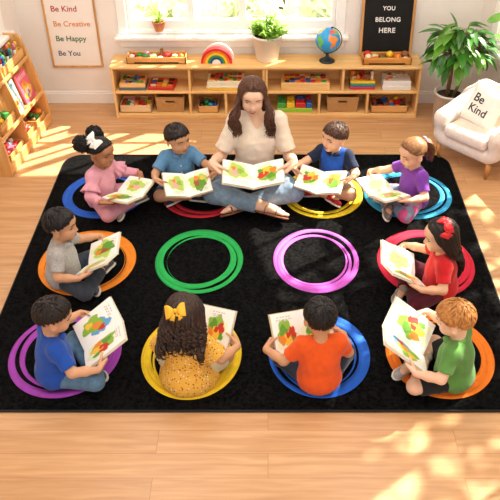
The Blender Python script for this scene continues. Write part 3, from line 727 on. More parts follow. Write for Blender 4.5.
# ------------------------------------------------------------------ rug
RUGZ=.012
def rug():
    x0,x1,y0,y1,r=-1.442,1.276,2.283,4.617,.13; P=[]
    for cx,cy,a0 in ((x1-r,y0+r,-90),(x1-r,y1-r,0),(x0+r,y1-r,90),(x0+r,y0+r,180)):
        for k in range(10): a=R(a0+10*k); P.append((cx+r*math.cos(a),cy+r*math.sin(a)))
    m=MB(); m.prism(P,RUGZ,0)
    rings=[('1f5fd0',-1.085,4.105,.272,.275,1),('c4182f',-.435,4.115,.27,.28,2),('f2d21f',.36,4.115,.268,.285,3),('35a9dc',.925,4.105,.29,.285,4),
           ('f08a1e',-1.06,3.395,.282,.305,5),('1fae52',-.405,3.41,.258,.30,6),('cf5fd0',.283,3.415,.252,.30,7),('cf1839',.925,3.39,.282,.315,8),
           ('a23fb0',-1.03,2.655,.282,.30,9),('efc81c',-.388,2.645,.254,.30,10),('1b5fcb',.26,2.655,.258,.30,11),('ef7a16',.872,2.65,.272,.30,12)]
    mats_=[RUGM]
    for hx,cx,cy,ra,rb,sd_ in rings:
        mats_.append(mat('rug_ring_'+hx,hx,.9,.06,30,.3,300)); mi=len(mats_)-1; rg=random.Random(sd_)
        A=np.linspace(0,2*PI,97)
        bands=[(1.0,.86,0,.045),(.875,.765,.085,.03),(.79,.75,.06,.03),(.95,.92,.03,.05)]
        for bi,(o_,i_,so,si) in enumerate(bands):
            a1,a2=rg.random()*6.28,rg.random()*6.28; c1=(so*math.cos(a1)*(bi>0),so*math.sin(a1)*(bi>0)); c2=(c1[0]*.6+si*math.cos(a2),c1[1]*.6+si*math.sin(a2))
            if bi==3 and sd_%2: continue
            z=RUGZ+.0005+.00025*bi
            O=np.stack([cx+ra*(o_*np.cos(A)+c1[0]),cy+rb*(o_*np.sin(A)+c1[1]),A*0+z],-1)
            I=np.stack([cx+ra*(i_*np.cos(A)+c2[0]),cy+rb*(i_*np.sin(A)+c2[1]),A*0+z],-1)
            lo1=O.copy(); lo1[:,2]=RUGZ-.001; lo2=I.copy(); lo2[:,2]=RUGZ-.001
            m.grid(np.stack([lo2,I,O,lo1],1),mi,flip=True)
    o=m.build('rug',mats_); tag(o,'large black rug with twelve coloured swirl rings on the wooden floor','rug')
    b=MB(); Q=[(x,y,.006) for x,y in P]+[(P[0][0],P[0][1],.006)]; b.tube(Q,.007,0,8,up=(0,0,1)); b.build('binding',mat('rug_binding','161514',.8,.05),o)
RUGM=mat('rug_black','131313',1.0,.55,55,.9,260,spec=.04)
rug()
# ------------------------------------------------------------------ shelf units along the back wall
birch=wood('birch_x','f2c785','e2ae68',0); birchz=wood('birch_z','f2c785','e2ae68',2); beech=wood('beech','e8b06a','cc8b45',0); pale=wood('pale_wood','edcb9d','d9ac74',0); rackw=wood('rack_wood','e8b673','d2944f',0); honey=wood('honey_wood','dd9a45','bf762a',0)
SF,SB=5.19,5.425
def shelf_unit(label,x0,x1,updiv,lowdiv):
    o=thing('toy_shelf',label,'shelf',((x0+x1)/2,SF,0)); cx=(x0+x1)/2; W2=(x1-x0)/2; d=(SB-SF)/2; t=.009
    def pt(n,c,h,m): MB().box(c,h,0,.003).build(n,m,o)
    pt('top',(0,d-.004,.416),(W2+.004,d+.004,.010),birch); pt('bottom',(0,d,.017),(W2,d,.017),birch); pt('back_panel',(0,2*d-.004,.2),(W2-.002,.004,.2),birch)
    for s in (-1,1): pt('side_panel',(s*(W2-t),d-.001,.203),(t,d,.203),birchz)
    pt('shelf_board',(0,d+.001,.213),(W2-2*t,d-.001,t),birch)
    for x in updiv: pt('divider',(x-cx,d+.002,.314),(t,d-.002,.092),birchz)
    for x in lowdiv: pt('divider',(x-cx,d+.002,.119),(t,d-.002,.085),birchz)
shelf_unit('long low wooden toy shelf on the left with the rainbow on top',-1.178,-.024,[-.592],[-.598,-.324])
shelf_unit('long low wooden toy shelf on the right with the globe on top',-.020,1.152,[.567],[.394,.764])
Z1,Z2,Z3=.426,.2225,.0345
COLS=dict(red='c9252b',green='3c9a45',blue='2a62b8',yellow='f0c02c',orange='e9802a',white='efe6d8',brown='8b5530',black='2a2522',pink='dd7f9c',teal='2e8f9c',cream='e8d2ab')
def cm(n): return mat('paint_'+n,COLS[n],.4,.04,30)
def open_tray(name,label,x0,x1,y0,y1,z,h,m,wall=.010,slot=False,div=0):
    o=thing(name,label,'tray',((x0+x1)/2,(y0+y1)/2,z)); W2,D2=(x1-x0)/2,(y1-y0)/2; b=MB(); w=wall/2
    b.box((0,0,.004),(W2,D2,.004)); 
    for s in (-1,1): b.box((s*(W2-w),0,h/2),(w,D2,h/2),0,.002); b.box((0,s*(D2-w),h/2),(W2,w,h/2),0,.002)
    b.build('tray_body',m,o)
    if slot: MB().box((0,-D2-.0008,h*.2),(W2*.74,.0012,h*.09),0,.0).build('slot_shade_strip',mat('slot_shade','3a2414',.8,0),o)  # dark strip on the front painted as the shade of a recess
    for i in range(div): MB().box((-W2+(i+1)*2*W2/(div+1),0,h*.4),(.003,D2-wall,h*.4),0,.001).build('partition',m,o)
    return o
def piece(kind,col,label,p,r,group,rot=0):
    b=MB(); Mr=M4(rz(rot))
    if kind=='ball': b.sphere((0,0,r),r,0,16,10)
    elif kind=='block': b.box((0,0,r*.8),(r,r*.8,r*.8),0,.002,Mr)
    elif kind=='disc': b.lathe([(.0001,0),(r*.9,0),(r,r*.2),(r,r*.7),(r*.9,r*.9),(.0001,r*.9)],0,18)
    elif kind=='ring': 
        A=np.linspace(0,2*PI,21); b.tube([(r*.62*math.cos(a),r*.62*math.sin(a),r*.4) for a in A],r*.4,0,8,cap=False)
    elif kind=='peg': b.lathe([(.0001,0),(r*.7,0),(r*.62,r*1.1),(r*.35,r*1.5),(r*.55,r*1.9),(r*.5,r*2.4),(.0001,r*2.7)],0,14)
    elif kind=='cylinder': b.lathe([(.0001,0),(r*.6,0),(r*.6,r*1.6),(.0001,r*1.6)],0,14)
    elif kind=='arch':
        P=[(r*math.cos(a),r*math.sin(a)) for a in np.linspace(0,PI,12)]+[(r*.5*math.cos(a),r*.5*math.sin(a)) for a in np.linspace(PI,0,10)]; b.prism(P,r*.8,0,M4(rz(rot)@rx(PI/2),(0,r*.4,0)))
    o=b.build('toy_'+kind,cm(col)); o.location=p; tag(o,label,'toy',group); return o
def fill(where,pcs,x0,x1,y0,y1,z,r,group,rows,seed,lift=0):
    """distinct toy pieces laid in rows inside a tray"""
    rg=random.Random(seed); n=len(pcs); per=math.ceil(n/rows)
    for i,(k,c) in enumerate(pcs):
        a,b_=i%per,i//per; x=x0+(x1-x0)*(a+.5)/per; y=y0+(y1-y0)*(b_+.5)/rows
        piece(k,c,f'small {c} wooden {k} {where}',(x,y,z+lift*((i*7)%3)),r*rg.uniform(.88,1.1),group,rg.uniform(-.6,.6))
# things on top of the left unit
open_tray('toy_tray','wooden tray of painted balls on top of the left toy shelf',-1.058,-.612,5.235,5.36,Z1,.052,beech,slot=True)
fill('in the tray on the left shelf top',[('ball','white'),('ring','orange'),('ball','green'),('block','cream'),('disc','white'),('ball','red'),('disc','yellow'),('ball','orange'),
   ('disc','red'),('disc','green'),('ball','pink'),('ring','green'),('ring','red'),('block','red'),('ring','white'),('disc','orange')],-1.045,-.625,5.245,5.35,Z1+.022,.023,'painted balls in the shelf-top tray',2,1)
piece('peg','brown','tiny brown wooden peg figure standing up in the tray on the left shelf top',(-.80,5.325,Z1+.02),.026,'painted balls in the shelf-top tray')
rb=thing('rainbow_stacker','arched wooden rainbow toy standing on the left toy shelf top','toy',(-.386,5.27,Z1))
for i,(c,hx) in enumerate((('red','d8262a'),('orange','ee7d24'),('yellow','f5c92f'),('green','2f9442'),('blue','20498f'),('white','f2ede4'))):
    ro=.116-.0168*i; ri=ro-.0160; ri=max(ri,.0001)
    P=[(ro*math.cos(a),ro*math.sin(a)) for a in np.linspace(0,PI,33)]+([(ri*math.cos(a),ri*math.sin(a)) for a in np.linspace(PI,0,33)] if i<5 else [])
    MB().prism(P,.05,0,M4(rx(PI/2),(0,.025,0)),smooth=False).build('arch',mat('rainbow_'+c,hx,.4,.03),rb,f'{c} painted arch')
P=[(.118*math.cos(a)+.012,.132*math.sin(a)) for a in np.linspace(0,PI,33)]; MB().prism(P,.02,0,M4(rx(PI/2),(0,.055,0))).build('backing_arch',mat('rainbow_white','f2ede4',.4,.03),rb,'white backing arch')
# white potted plant
pw=mat('white_ceramic','f1ece4',.35,.02); soil=mat('soil','3a271b',.95,.3,60,.8,120)
def pot(o,r0,r1,h,m,rim=.008):
    b=MB(); b.lathe([(.0001,0),(r0*.92,0),(r0,.006),(r1-.002,h-rim*2),(r1+.002,h-rim*2),(r1+.003,h),(r1-.008,h),(r1-.012,h*.86),(.0001,h*.86)],0,36); b.build('pot',m,o)
    s=MB(); s.lathe([(.0001,h*.86),(r1-.012,h*.86),(r1-.014,h*.885),(.0001,h*.9)],0,28); s.build('soil',soil,o)
wp=thing('potted_plant','bushy bright green plant in a white tapered pot on the shelf top','plant',(-.005,5.325,Z1)); pot(wp,.082,.114,.200,pw)
rg=random.Random(5); b=MB(); st=MB(); lm=mat('bright_leaf','86b93c',.45,.25,40,trans=.2); lm2=mat('young_leaf','a3c64c',.45,.2,40,trans=.25); 
for i in range(96):
    a=rg.random()*6.28; e=rg.uniform(.30,1.5); L=rg.uniform(.085,.150); d=V(math.cos(a)*math.cos(e),math.sin(a)*math.cos(e),math.sin(e)); p0=V(.03*math.cos(a),.03*math.sin(a),.17)
    P=[p0+d*L*t+V(0,0,.03*t*(1-t)) for t in np.linspace(0,1,6)]; st.tube(P,[.0022]*5+[.001],0,5)
    for k in range(15):
        t=.25+.75*k/14; q=p0+d*L*t+V(0,0,.03*t*(1-t)); ph=rg.random()*6.28; dd=unit(d*.5+V(math.cos(ph),math.sin(ph),rg.uniform(-.2,.6)))
        leaf(b,q,dd,V(0,0,1),rg.uniform(.026,.042),.0085,int(rg.random()<.4),.25,nx=4)
b.build('foliage',[lm,lm2],wp); st.build('stems',mat('green_stem','6c8a3a',.6,.1),wp)
# terracotta plant on the sill
tp=thing('potted_plant','spiky little plant in a terracotta pot on the window sill','plant',(-.82,5.435,.607)); pot(tp,.034,.048,.075,mat('terracotta','c98150',.8,.1,40),.006)
b=MB(); 
for i in range(26):
    a=rg.random()*6.28; a=-abs(a%PI) if rg.random()<.8 else a; e=rg.uniform(.6,1.45) if math.sin(a)<.2 else 1.42; leaf(b,V(.008*math.cos(a),.008*math.sin(a),.065),V(math.cos(a)*math.cos(e),math.sin(a)*math.cos(e),math.sin(e)),V(0,0,1) if e<1.2 else V(1,0,0),rg.uniform(.09,.19),.009,0,.35,nx=6)
b.build('foliage',lm2,tp)
# globe
gl=thing('globe','blue desk globe with orange Africa on a dark stand on the shelf top','globe',(.445,5.29,Z1)); b=MB(); gr=.092; n1,n2=64,32
th=np.linspace(.001,PI-.001,n2); ph=np.linspace(0,2*PI,n1); TH,PH=np.meshgrid(th,ph,indexing='ij')
Pg=np.stack([np.sin(TH)*np.cos(PH),np.sin(TH)*np.sin(PH),np.cos(TH)],-1); cg=np.tile(np.array(lin('2a9ad6')),(n1*n2,1)); lon=(np.degrees(PH)-270).ravel(); lat=(90-np.degrees(TH)).ravel()
lon=(lon+180)%360-180
def land(cx,cy,rx_,ry_,hx,sd_):
    g_=random.Random(sd_); a=np.arctan2((lat-cy)/ry_,(lon-cx)/rx_); d=np.hypot((lon-cx)/rx_,(lat-cy)/ry_); cg[d<1+.18*np.sin(3*a+sd_)+.1*np.sin(5*a+2*sd_)]=lin(hx)
land(0,12,24,15,'f08a2a',1); land(6,-10,13,24,'f08a2a',2); land(-4,46,20,13,'e25a5a',3); land(55,50,42,20,'7cc05a',4); land(62,22,12,14,'e0a03a',5); land(-95,45,28,20,'f2c44a',6); land(-62,-15,16,28,'62b85a',7); land(130,-25,20,13,'e2803a',8); land(28,60,14,10,'d9c23c',9); land(0,-85,180,8,'e9eef0',3); land(110,30,25,18,'e27a8a',12)
RG=rz(R(15))@rx(R(-18)); b.grid(Pg*gr,0,M4(ry(R(14))@RG,(0,0,.165)),col=cg); b.build('globe_ball',printed('printed_gloss',.25),gl)
dk=mat('dark_metal','2c3338',.35,.03,metal=.6); b=MB(); b.lathe([(.0001,0),(.058,0),(.060,.006),(.052,.014),(.022,.026),(.012,.04),(.012,.062),(.0001,.066)],0,28); b.build('stand',dk,gl)
b=MB(); Rm=ry(R(14)); b.tube([(0,0,.165)+Rm@V(.102*math.cos(a),0,.102*math.sin(a)) for a in np.linspace(-PI/2,PI/2,25)],.0035,0,8); b.tube([(0,0,.06),tuple(V(0,0,.165)+Rm@V(0,0,-.100))],.006,0,8)
for s in (-1,1): b.sphere(V(0,0,.165)+Rm@V(0,0,s*.099),.006,0,10,6)
b.build('meridian_arm',dk,gl)
# letter board and its tray
lb=thing('letter_board','black letter board reading YOU BELONG HERE leaning on the wall','letter board',(.893,5.385,Z1)); Rb=rx(R(-5)); Mb=M4(Rb,(0,0,.0)); b=MB(); bw,bh=.199,.52
for s in (-1,1): b.box((s*(bw-.010),0,bh/2),(.010,.010,bh/2),0,.003,Mb); b.box((0,0,bh/2+s*(bh/2-.010)),(bw,.0098,.010),0,.003,Mb)
b.build('board_frame',wood('oak_frame','d9a564','bd8344',2),lb); MB().box((0,.002,bh/2),(bw-.015,.004,bh/2-.015),0,.0,Mb).build('felt_panel',mat('black_felt','141312',.95,.2,60,.5,400),lb)
lw=mat('white_letters','f4f1ea',.5,0)
for tx,z,wd in (('YOU',.346,.092),('BELONG',.262,.185),('HERE',.180,.122)):
    v,F=text_mesh(tx,.07,.003,bold=.0012,spacing=1.08); v[:,0]-= (v[:,0].min()+v[:,0].max())/2; k=wd/(v[:,0].max()-v[:,0].min()); v[:,:2]*=k
    MB().add(v,F,0,Mb@M4(rx(PI/2),(0,-.0045,z)),smooth=False).build('lettering',lw,lb)
open_tray('toy_tray','wooden tray of round toys in front of the letter board',.705,1.070,5.215,5.335,Z1,.056,honey,slot=True)
fill('in the tray before the letter board',[('ball','cream'),('disc','orange'),('ring','green'),('disc','red'),('ball','orange'),('ring','cream'),('ball','red'),('disc','cream'),('disc','brown'),('ball','yellow'),('ring','orange'),('ball','brown')],.72,1.055,5.225,5.325,Z1+.022,.027,'round toys by the letter board',2,3)
# puzzles, boxes, baskets inside the units
def puzzle(label,x0,x1,y0,y1,z,h,base,cols,seed,n=(5,4),side=None,name='puzzle_board',pr=.9,rot=0):
    o=thing(name,label,'puzzle',((x0+x1)/2,(y0+y1)/2,z),R(rot)); W2,D2=(x1-x0)/2,(y1-y0)/2; MB().box((0,0,h/2),(W2,D2,h/2),0,.003).build('puzzle_base',base,o); rg=random.Random(seed); a,c=n
    for i in range(a):
        for j in range(c):
            if rg.random()>pr: continue
            x=-W2*.86+(i+.5)*W2*1.72/a; y=-D2*.82+(j+.5)*D2*1.64/c; sx,sy=W2*.86/a*.92,D2*.82/c*.92; m=MB()
            P=[]; ph=rg.random()*6
            for k in range(20): t=2*PI*k/20; q=1+.16*math.sin(4*t+ph); P.append((x+sx*q*math.copysign(abs(math.cos(t))**.6,math.cos(t)),y+sy*q*math.copysign(abs(math.sin(t))**.6,math.sin(t))))
            m.prism(P,.007,0,M4(None,(0,0,h-.001))); m.build('puzzle_piece',cm(rg.choice(cols)),o)
    return o
def carton(name,label,cat,x0,x1,y0,y1,z,h,body,lid=None,rot=0):
    o=thing(name,label,cat,((x0+x1)/2,(y0+y1)/2,z),R(rot)); W2,D2=(x1-x0)/2,(y1-y0)/2
    MB().box((0,0,h*.5),(W2-.002,D2-.002,h*.5),0,.002).build('box_body',body,o)
    if lid: MB().box((0,0,h*.72+.0005),(W2,D2,h*.28),0,.003).build('box_lid',lid,o)
    return o
y0,y1=5.215,5.395
carton('puzzle_box','slate blue flat box under the wreath puzzle, upper left shelf','box',-1.137,-.93,y0-.003,y1-.01,Z2,.022,mat('slate_box','55687c',.5,.05))
puzzle('wooden puzzle with dark green leafy ring, on the slate blue box',-1.13,-.935,y0,y1-.015,Z2+.0225,.032,wood('yellow_wood','eec27a','dca24e',0),['green','green','black','blue','orange','teal'],2,(6,5))
puzzle('red framed puzzle board beside the wreath puzzle, upper left shelf',-.912,-.712,y0,y1-.01,Z2,.024,mat('red_board','c62a24',.45,.05),['yellow','black','cream','orange','blue'],3,(4,4),pr=.75,rot=-3)
carton('game_box','lower patterned yellow game box behind the woman, left shelf','box',-.468,-.175,y0,y1-.01,Z2,.034,cm('yellow'),mat('cream_card','efe2c4',.6,.05))
puzzle('red and white patterned puzzle stacked on the yellow game box',-.462,-.182,y0+.004,y1-.015,Z2+.0345,.034,mat('cream_card','efe2c4',.6,.05),['red','red','green','orange','black','yellow'],7,(7,4))
def bead_tray(where,lab,x0,x1,z,h,m,pcs,seed,rows=3,r=.016,dy=0):
    open_tray('bead_tray',lab,x0,x1,y0+dy,y1-.01,z,h,m,.008)
    fill(where,pcs,x0+.012,x1-.012,y0+dy+.012,y1-.022,z+h-.030,r,'beads '+where,rows,seed,.004)
MIX=[('ball','red'),('disc','green'),('block','white'),('ball','orange'),('ring','pink'),('block','red'),('ball','yellow'),('disc','brown'),('ring','green'),('ball','white'),('block','orange'),('disc','red'),('ball','green'),('block','yellow'),('ring','red'),('disc','white'),('ball','pink'),('block','brown'),('disc','orange'),('ring','yellow'),('ball','brown')]
bead_tray('in the bead tray, lower left shelf','pale wooden tray full of coloured beads, lower left shelf end',-1.150,-.905,Z3,.060,pale,MIX,4)
bead_tray('in the small dark bead tray left of the woman','small wooden tray of dark beads, lower shelf left of the woman',-.545,-.385,Z3,.052,beech,[('ball','black'),('disc','green'),('ball','teal'),('block','blue'),('disc','black'),('ball','green'),('block','black'),('disc','blue'),('ball','brown'),('block','teal'),('ring','green'),('disc','brown')],5,3,.019)
bead_tray('in the tray at the lower right shelf end','wooden tray of dark and red beads, lower right shelf end',.797,1.085,Z3,.056,beech,[('ball','black'),('disc','red'),('block','brown'),('ball','blue'),('ring','orange'),('disc','black'),('ball','red'),('block','black'),('disc','blue'),('ball','orange'),('block','red'),('disc','brown'),('ball','brown'),('ring','black'),('block','blue'),('disc','orange'),('ball','yellow'),('ring','red')],6,3,.020)
def weave():
    m,nt,b=nodes('woven_seagrass'); tc=N(nt,'ShaderNodeTexCoord'); mp=N(nt,'ShaderNodeMapping'); mp.inputs['Rotation'].default_value=(R(90),0,0); nt.links.new(tc.outputs['Object'],mp.inputs[0])
    br=N(nt,'ShaderNodeTexBrick'); br.inputs['Scale'].default_value=60; br.inputs['Color1'].default_value=lin('e2b478')+(1,); br.inputs['Color2'].default_value=lin('cf9c5c')+(1,); br.inputs['Mortar'].default_value=lin('a9743e')+(1,); br.inputs['Mortar Size'].default_value=.06
    nt.links.new(mp.outputs[0],br.inputs['Vector']); nt.links.new(br.outputs['Color'],b.inputs['Base Color']); b.inputs['Roughness'].default_value=.7
    bp=N(nt,'ShaderNodeBump'); bp.inputs['Strength'].default_value=.5; bp.inputs['Distance'].default_value=.003; nt.links.new(br.outputs['Fac'],bp.inputs['Height']); bp.invert=True; nt.links.new(bp.outputs[0],b.inputs['Normal']); return m
WV=weave()
def basket(label,x0,x1):
    o=thing('storage_basket',label,'basket',((x0+x1)/2,(y0+y1)/2-.005,Z3),0,'woven storage baskets on the lower shelves'); W2,D2,h=(x1-x0)/2,.085,.125; b=MB(); t=.92
    def quad(s0,s1,z,i): return [(-W2*s0+i,-D2*s1+i,z),(W2*s0-i,-D2*s1+i,z),(W2*s0-i,D2*s1-i,z),(-W2*s0+i,D2*s1-i,z)]
    L=[quad(t*.96,t*.96,0,0),quad(t,t,.006,0),quad(1,1,h,0),quad(1,1,h,.007),quad(t,t,.01,.007)]
    # front wall is cut for the handle hole
    hx,hz0,hz1=.034,.082,.100
    for a,c in zip(L[:-1],L[1:]):
        for k in range(4):
            if k==0 and abs(a[0][2]-c[0][2])>.05:
                (xl,yl,zl),(xr,yr,zr)=a[0],a[1]; (xu,yu,zu),(xv,yv,zv)=c[0],c[1]
                f=lambda z:(z-zl)/(zu-zl); X0=lambda z:xl+(xu-xl)*f(z); X1=lambda z:xr+(xv-xr)*f(z); Y=lambda z:yl+(yu-yl)*f(z)
                zs_=sorted((zl,zu)); rows=[zs_[0],hz0,hz1,zs_[1]]
                for q0,q1 in zip(rows[:-1],rows[1:]):
                    for u0,u1 in ((None,-hx),(-hx,hx),(hx,None)):
                        if q0==hz0 and u0==-hx: continue
                        g=[(X0(q0) if u0 is None else u0,Y(q0),q0),(X1(q0) if u1 is None else u1,Y(q0),q0),(X1(q1) if u1 is None else u1,Y(q1),q1),(X0(q1) if u0 is None else u0,Y(q1),q1)]
                        b.add(g,[(0,1,2,3)],0,smooth=False)
            else: b.add([a[k],a[(k+1)%4],c[(k+1)%4],c[k]],[(0,1,2,3)],0,smooth=False)
    b.add(L[0],[(3,2,1,0)],0,smooth=False); b.add(L[-1],[(0,1,2,3)],0,smooth=False); b.build('basket_body',WV,o)
    r=MB(); Q=quad(1,1,h,.003); 
    for k in range(4): r.tube([Q[k],Q[(k+1)%4]],.0055,0,8)
    r.build('rim',WV,o)
basket('woven basket with handle slot on the lower shelf left of the woman',-.868,-.645); basket('woven basket with handle slot on the lower shelf right of the woman',.455,.70)
puzzle('wide wooden puzzle tray with many coloured shapes, upper right shelf',.100,.470,y0,y1-.01,Z2,.058,birch,['blue','red','yellow','orange','green','blue','cream','black'],11,(8,4),name='puzzle_tray')
for i,(c,h) in enumerate((('red',.022),('blue',.012),('green',.016),('yellow',.014))):
    z=Z2+sum((.0222,.0122,.0162)[:i]); MB_=MB(); MB_.box((0,0,h/2),(.094,.075,h/2),0,.003); o=MB_.build('stacking_board',cm(c)); o.location=(.722,5.30,z); tag(o,f'{c} stacking board under the wooden shapes, upper right shelf','toy','rainbow stacking boards')
fill('heaped on the stacked boards, upper right shelf',[('arch','cream'),('cylinder','orange'),('arch','red'),('block','brown'),('peg','cream'),('ball','orange'),('cylinder','brown'),('peg','red'),('arch','orange'),('peg','brown')],.635,.81,5.245,5.36,Z2+.0665,.024,'wooden shapes on the stacked boards',2,8)
wc=mat('white_card','ece6dc',.5,.03)
carton('game_box','lower white game box, right end of the upper shelf','box',.872,1.092,y0,y1-.01,Z2,.036,wc,wc)
puzzle('upper white game box with small brown pictures on its lid',.876,1.088,y0+.004,y1-.014,Z2+.0365,.034,wc,['brown','orange','cream','cream'],13,(6,4),name='game_box',pr=.5)
o=thing('block_box','lime green box of building blocks, lower shelf right of the woman','box',(.207,5.30,Z3)); MB().box((0,0,.017),(.135,.08,.017),0,.003).build('box_base',mat('lime_plastic','9cc83a',.35,.05),o)
for i,(x,c,w) in enumerate(((-.10,'green',.033),(-.03,'yellow',.033),(.047,'red',.04),(.112,'blue',.022))):
    for j,yy in enumerate((-.04,.035)): 
        cc=c if j==0 or i<2 else ('blue' if c=='red' else 'red'); m=MB(); m.box((x,yy,.055),(w-.002,.035,.020),0,.003)
        for k in (-1,1): m.lathe([(.0001,0),(.009,0),(.009,.006),(.0001,.006)],0,12,M4(None,(x+k*w*.45,yy,.075)))
        m.build('block',cm(cc),o)
# ------------------------------------------------------------------ poster
ps=thing('wall_poster','framed white poster of four coloured Be phrases on the back wall','poster',(-1.478,YB-.001,.31)); b=MB(); pw2,phh=.196,.62
for s in (-1,1): b.box((s*(pw2-.007),-.009,phh/2),(.007,.009,phh/2),0,.002); b.box((0,-.009,phh/2+s*(phh/2-.0073)),(pw2-.0005,.0086,.007),0,.002)
b.build('poster_frame',wood('oak_frame','d9a564','bd8344',2),ps); MB().box((0,-.004,phh/2),(pw2-.01,.003,phh/2-.01),0,0).build('print_sheet',mat('poster_paper','efe7dd',.6,.01),ps)
for tx,z,wd,cn,hx in (('Be Kind',.440,.190,'red','b8363a'),('Be Creative',.326,.275,'orange','d98a4a'),('Be Happy',.211,.230,'green','2f6b45'),('Be You',.094,.165,'navy blue','34456e')):
    v,F=text_mesh(tx,.07,.0012,'LEFT',bold=.0008); k=wd/(v[:,0].max()-v[:,0].min())
    for wi,word in enumerate(tx.split()):
        v,F=text_mesh(word,.07,.0012,'LEFT',bold=.0008); v[:,0]-=v[:,0].min(); v[:,:2]*=k; v[:,0]+=0 if wi==0 else wd-v[:,0].max()
        MB().add(v,F,0,M4(rx(PI/2),(-.135,-.0078,z)),smooth=False).build('lettering',mat('ink_'+hx,hx,.6,0),ps,f'{cn} word {word}')
# ------------------------------------------------------------------ tall plant by the armchair
bp_=thing('potted_plant','tall broad-leaved green plant in a white pot behind the armchair','plant',(1.36,5.08,0)); pot(bp_,.105,.116,.280,mat('cream_ceramic','e9dfd3',.45,.02),.008)
rg=random.Random(21); b=MB(); st=MB(); dl=mat('glossy_leaf','3f7d2c',.3,.3,14,trans=.12); dl2=mat('glossy_leaf_light','6aa23a',.3,.25,14,trans=.15)
for i in range(4):
    a=i*1.6+.3; p0=V(.03*math.cos(a),.03*math.sin(a),.23); top=V(.10*math.cos(a)+.02,.10*math.sin(a),.66+.06*(i%3)); st.tube([p0,p0*.6+top*.4+V(.012,.0,0),top],[.011,.009,.005],0,8)
for i in range(140):
    a=rg.random()*6.28; e=rg.uniform(-.75,1.25); d=V(math.cos(a)*math.cos(e),math.sin(a)*math.cos(e)*.75,math.sin(e)); q=V(.01,-.02,.625)+d*V(.20,.17,.215)*rg.uniform(.45,1.0)
    st.tube([V(.02,0,.55)+(q-V(.02,0,.55))*.35,q],[.003,.002],0,5)
    dd=unit(d*V(1,1,.35)+V(rg.gauss(0,.35),rg.gauss(0,.35),rg.gauss(-.35,.3))); leaf(b,q,dd,V(0,0,1),rg.uniform(.11,.165),rg.uniform(.030,.040),int(rg.random()<.35),.3,nx=7)
leaf(b,V(.16,-.05,.83),V(.75,-.2,.42),V(-.3,-.8,.5),.16,.034,1,.1,nx=7); leaf(b,V(.22,-.10,.76),V(.75,-.35,-.5),V(0,-.4,1),.16,.03,1,.3,nx=7)
b.build('foliage',[dl,dl2],bp_); st.build('stems',mat('brown_stem','8a6a42',.8,.2,30,.3,80),bp_)
# ------------------------------------------------------------------ armchair
chd=math.atan2(.72,-.69); ch=thing('armchair','small cream upholstered armchair with wooden legs by the right window','armchair',(1.475,4.565,0),chd); up=fabric('cream_boucle','e6d8c8',.04,.35,30,260)
f=Field((-.32,-.34,.08),(.32,.3,.66),.007)
f.box((0,0,.165),(.225,.205,.050),.045,k=.02)
for s in (-1,1): f.box((s*.218,.0,.25),(.046,.205,.105),.044,k=.03); f.cap((s*.218,.165,.315),(s*.205,-.15,.385),.046,.05,k=.05); f.cap((s*.205,-.15,.385),(s*.15,-.215,.42),.05,.05,k=.05)
f.box((0,-.205,.32),(.205,.055,.145),.054,rx(R(8)),k=.05); f.cap((-.15,-.222,.43),(.15,-.222,.43),.052,k=.05)
vv,ff=f.mesh(2); MB().add(vv,ff).build('upholstery',up,ch)
f=Field((-.2,-.2,.19),(.2,.26,.32),.006); f.box((0,.035,.25),(.168,.185,.044),.035); vv,ff=f.mesh(2); MB().add(vv,ff).build('seat_cushion',up,ch)
lgm=wood('leg_wood','d59a55','b97a38',2)
for sx in (-1,1):
    for sy in (-1,1): MB().lathe([(.0001,0),(.011,0),(.019,.125),(.0001,.126)],0,16,M4(ry(R(6*sx))@rx(R(-6*sy)),(sx*.192,sy*.165,0))).build('leg',lgm,ch)
# pillow
pl=bpy.data.objects.new('throw_pillow',None); COL.objects.link(pl); Mp=M4(rz(chd),(1.475,4.565,0))@M4(np.array([[-1,0,0],[0,-math.sin(R(28)),math.cos(R(28))],[0,math.cos(R(28)),math.sin(R(28))]]),(.02,-.02,.395))@M4(rz(R(-8)))
pl.matrix_world=Matrix(Mp.tolist()); tag(pl,'square white pillow lettered Be Kind propped in the armchair','pillow')
n=33; q=np.linspace(-1,1,n); U,Vv=np.meshgrid(q,q,indexing='ij'); ps_=.140
def pinch(U,Vv): k=1-.10*(1-np.abs(Vv)**2)*np.abs(U)**3; k2=1-.10*(1-np.abs(U)**2)*np.abs(Vv)**3; return U*k*ps_,Vv*k2*ps_
def puff(U,Vv): return .045*((1-np.abs(U)**2.4)*(1-np.abs(Vv)**2.4)).clip(0)**.5
X,Y=pinch(U,Vv); Zp=puff(U,Vv); b=MB(); b.grid(np.stack([X,Y,Zp+.001],-1)); b.grid(np.stack([X,Y,-Zp-.001],-1),flip=True)
b.build('pillow_cover',fabric('white_canvas','f0e9dd',.03,.3),pl)
b=MB(); e=[(X[i,0],Y[i,0],0) for i in range(n)]+[(X[-1,i],Y[-1,i],0) for i in range(1,n)]+[(X[-1-i,-1],Y[-1-i,-1],0) for i in range(1,n)]+[(X[0,-1-i],Y[0,-1-i],0) for i in range(1,n)]; b.tube(e,.0028,0,6); b.build('piping',fabric('white_canvas','f0e9dd'),pl)
for tx,yy,wd in (('Be',.016,.078),('Kind',-.058,.138)):
    v,F=text_mesh(tx,.07,.001,'LEFT',bold=.0010); v[:,0]-=v[:,0].min(); k=wd/v[:,0].max(); v[:,:2]*=k; v[:,0]+=-.080; v[:,1]+=yy
    v[:,2]+=puff(v[:,0]/ps_,v[:,1]/ps_)+.0022; MB().add(v,F,0,smooth=False).build('lettering',mat('black_print','22201f',.7,0),pl,f'black word {tx}')
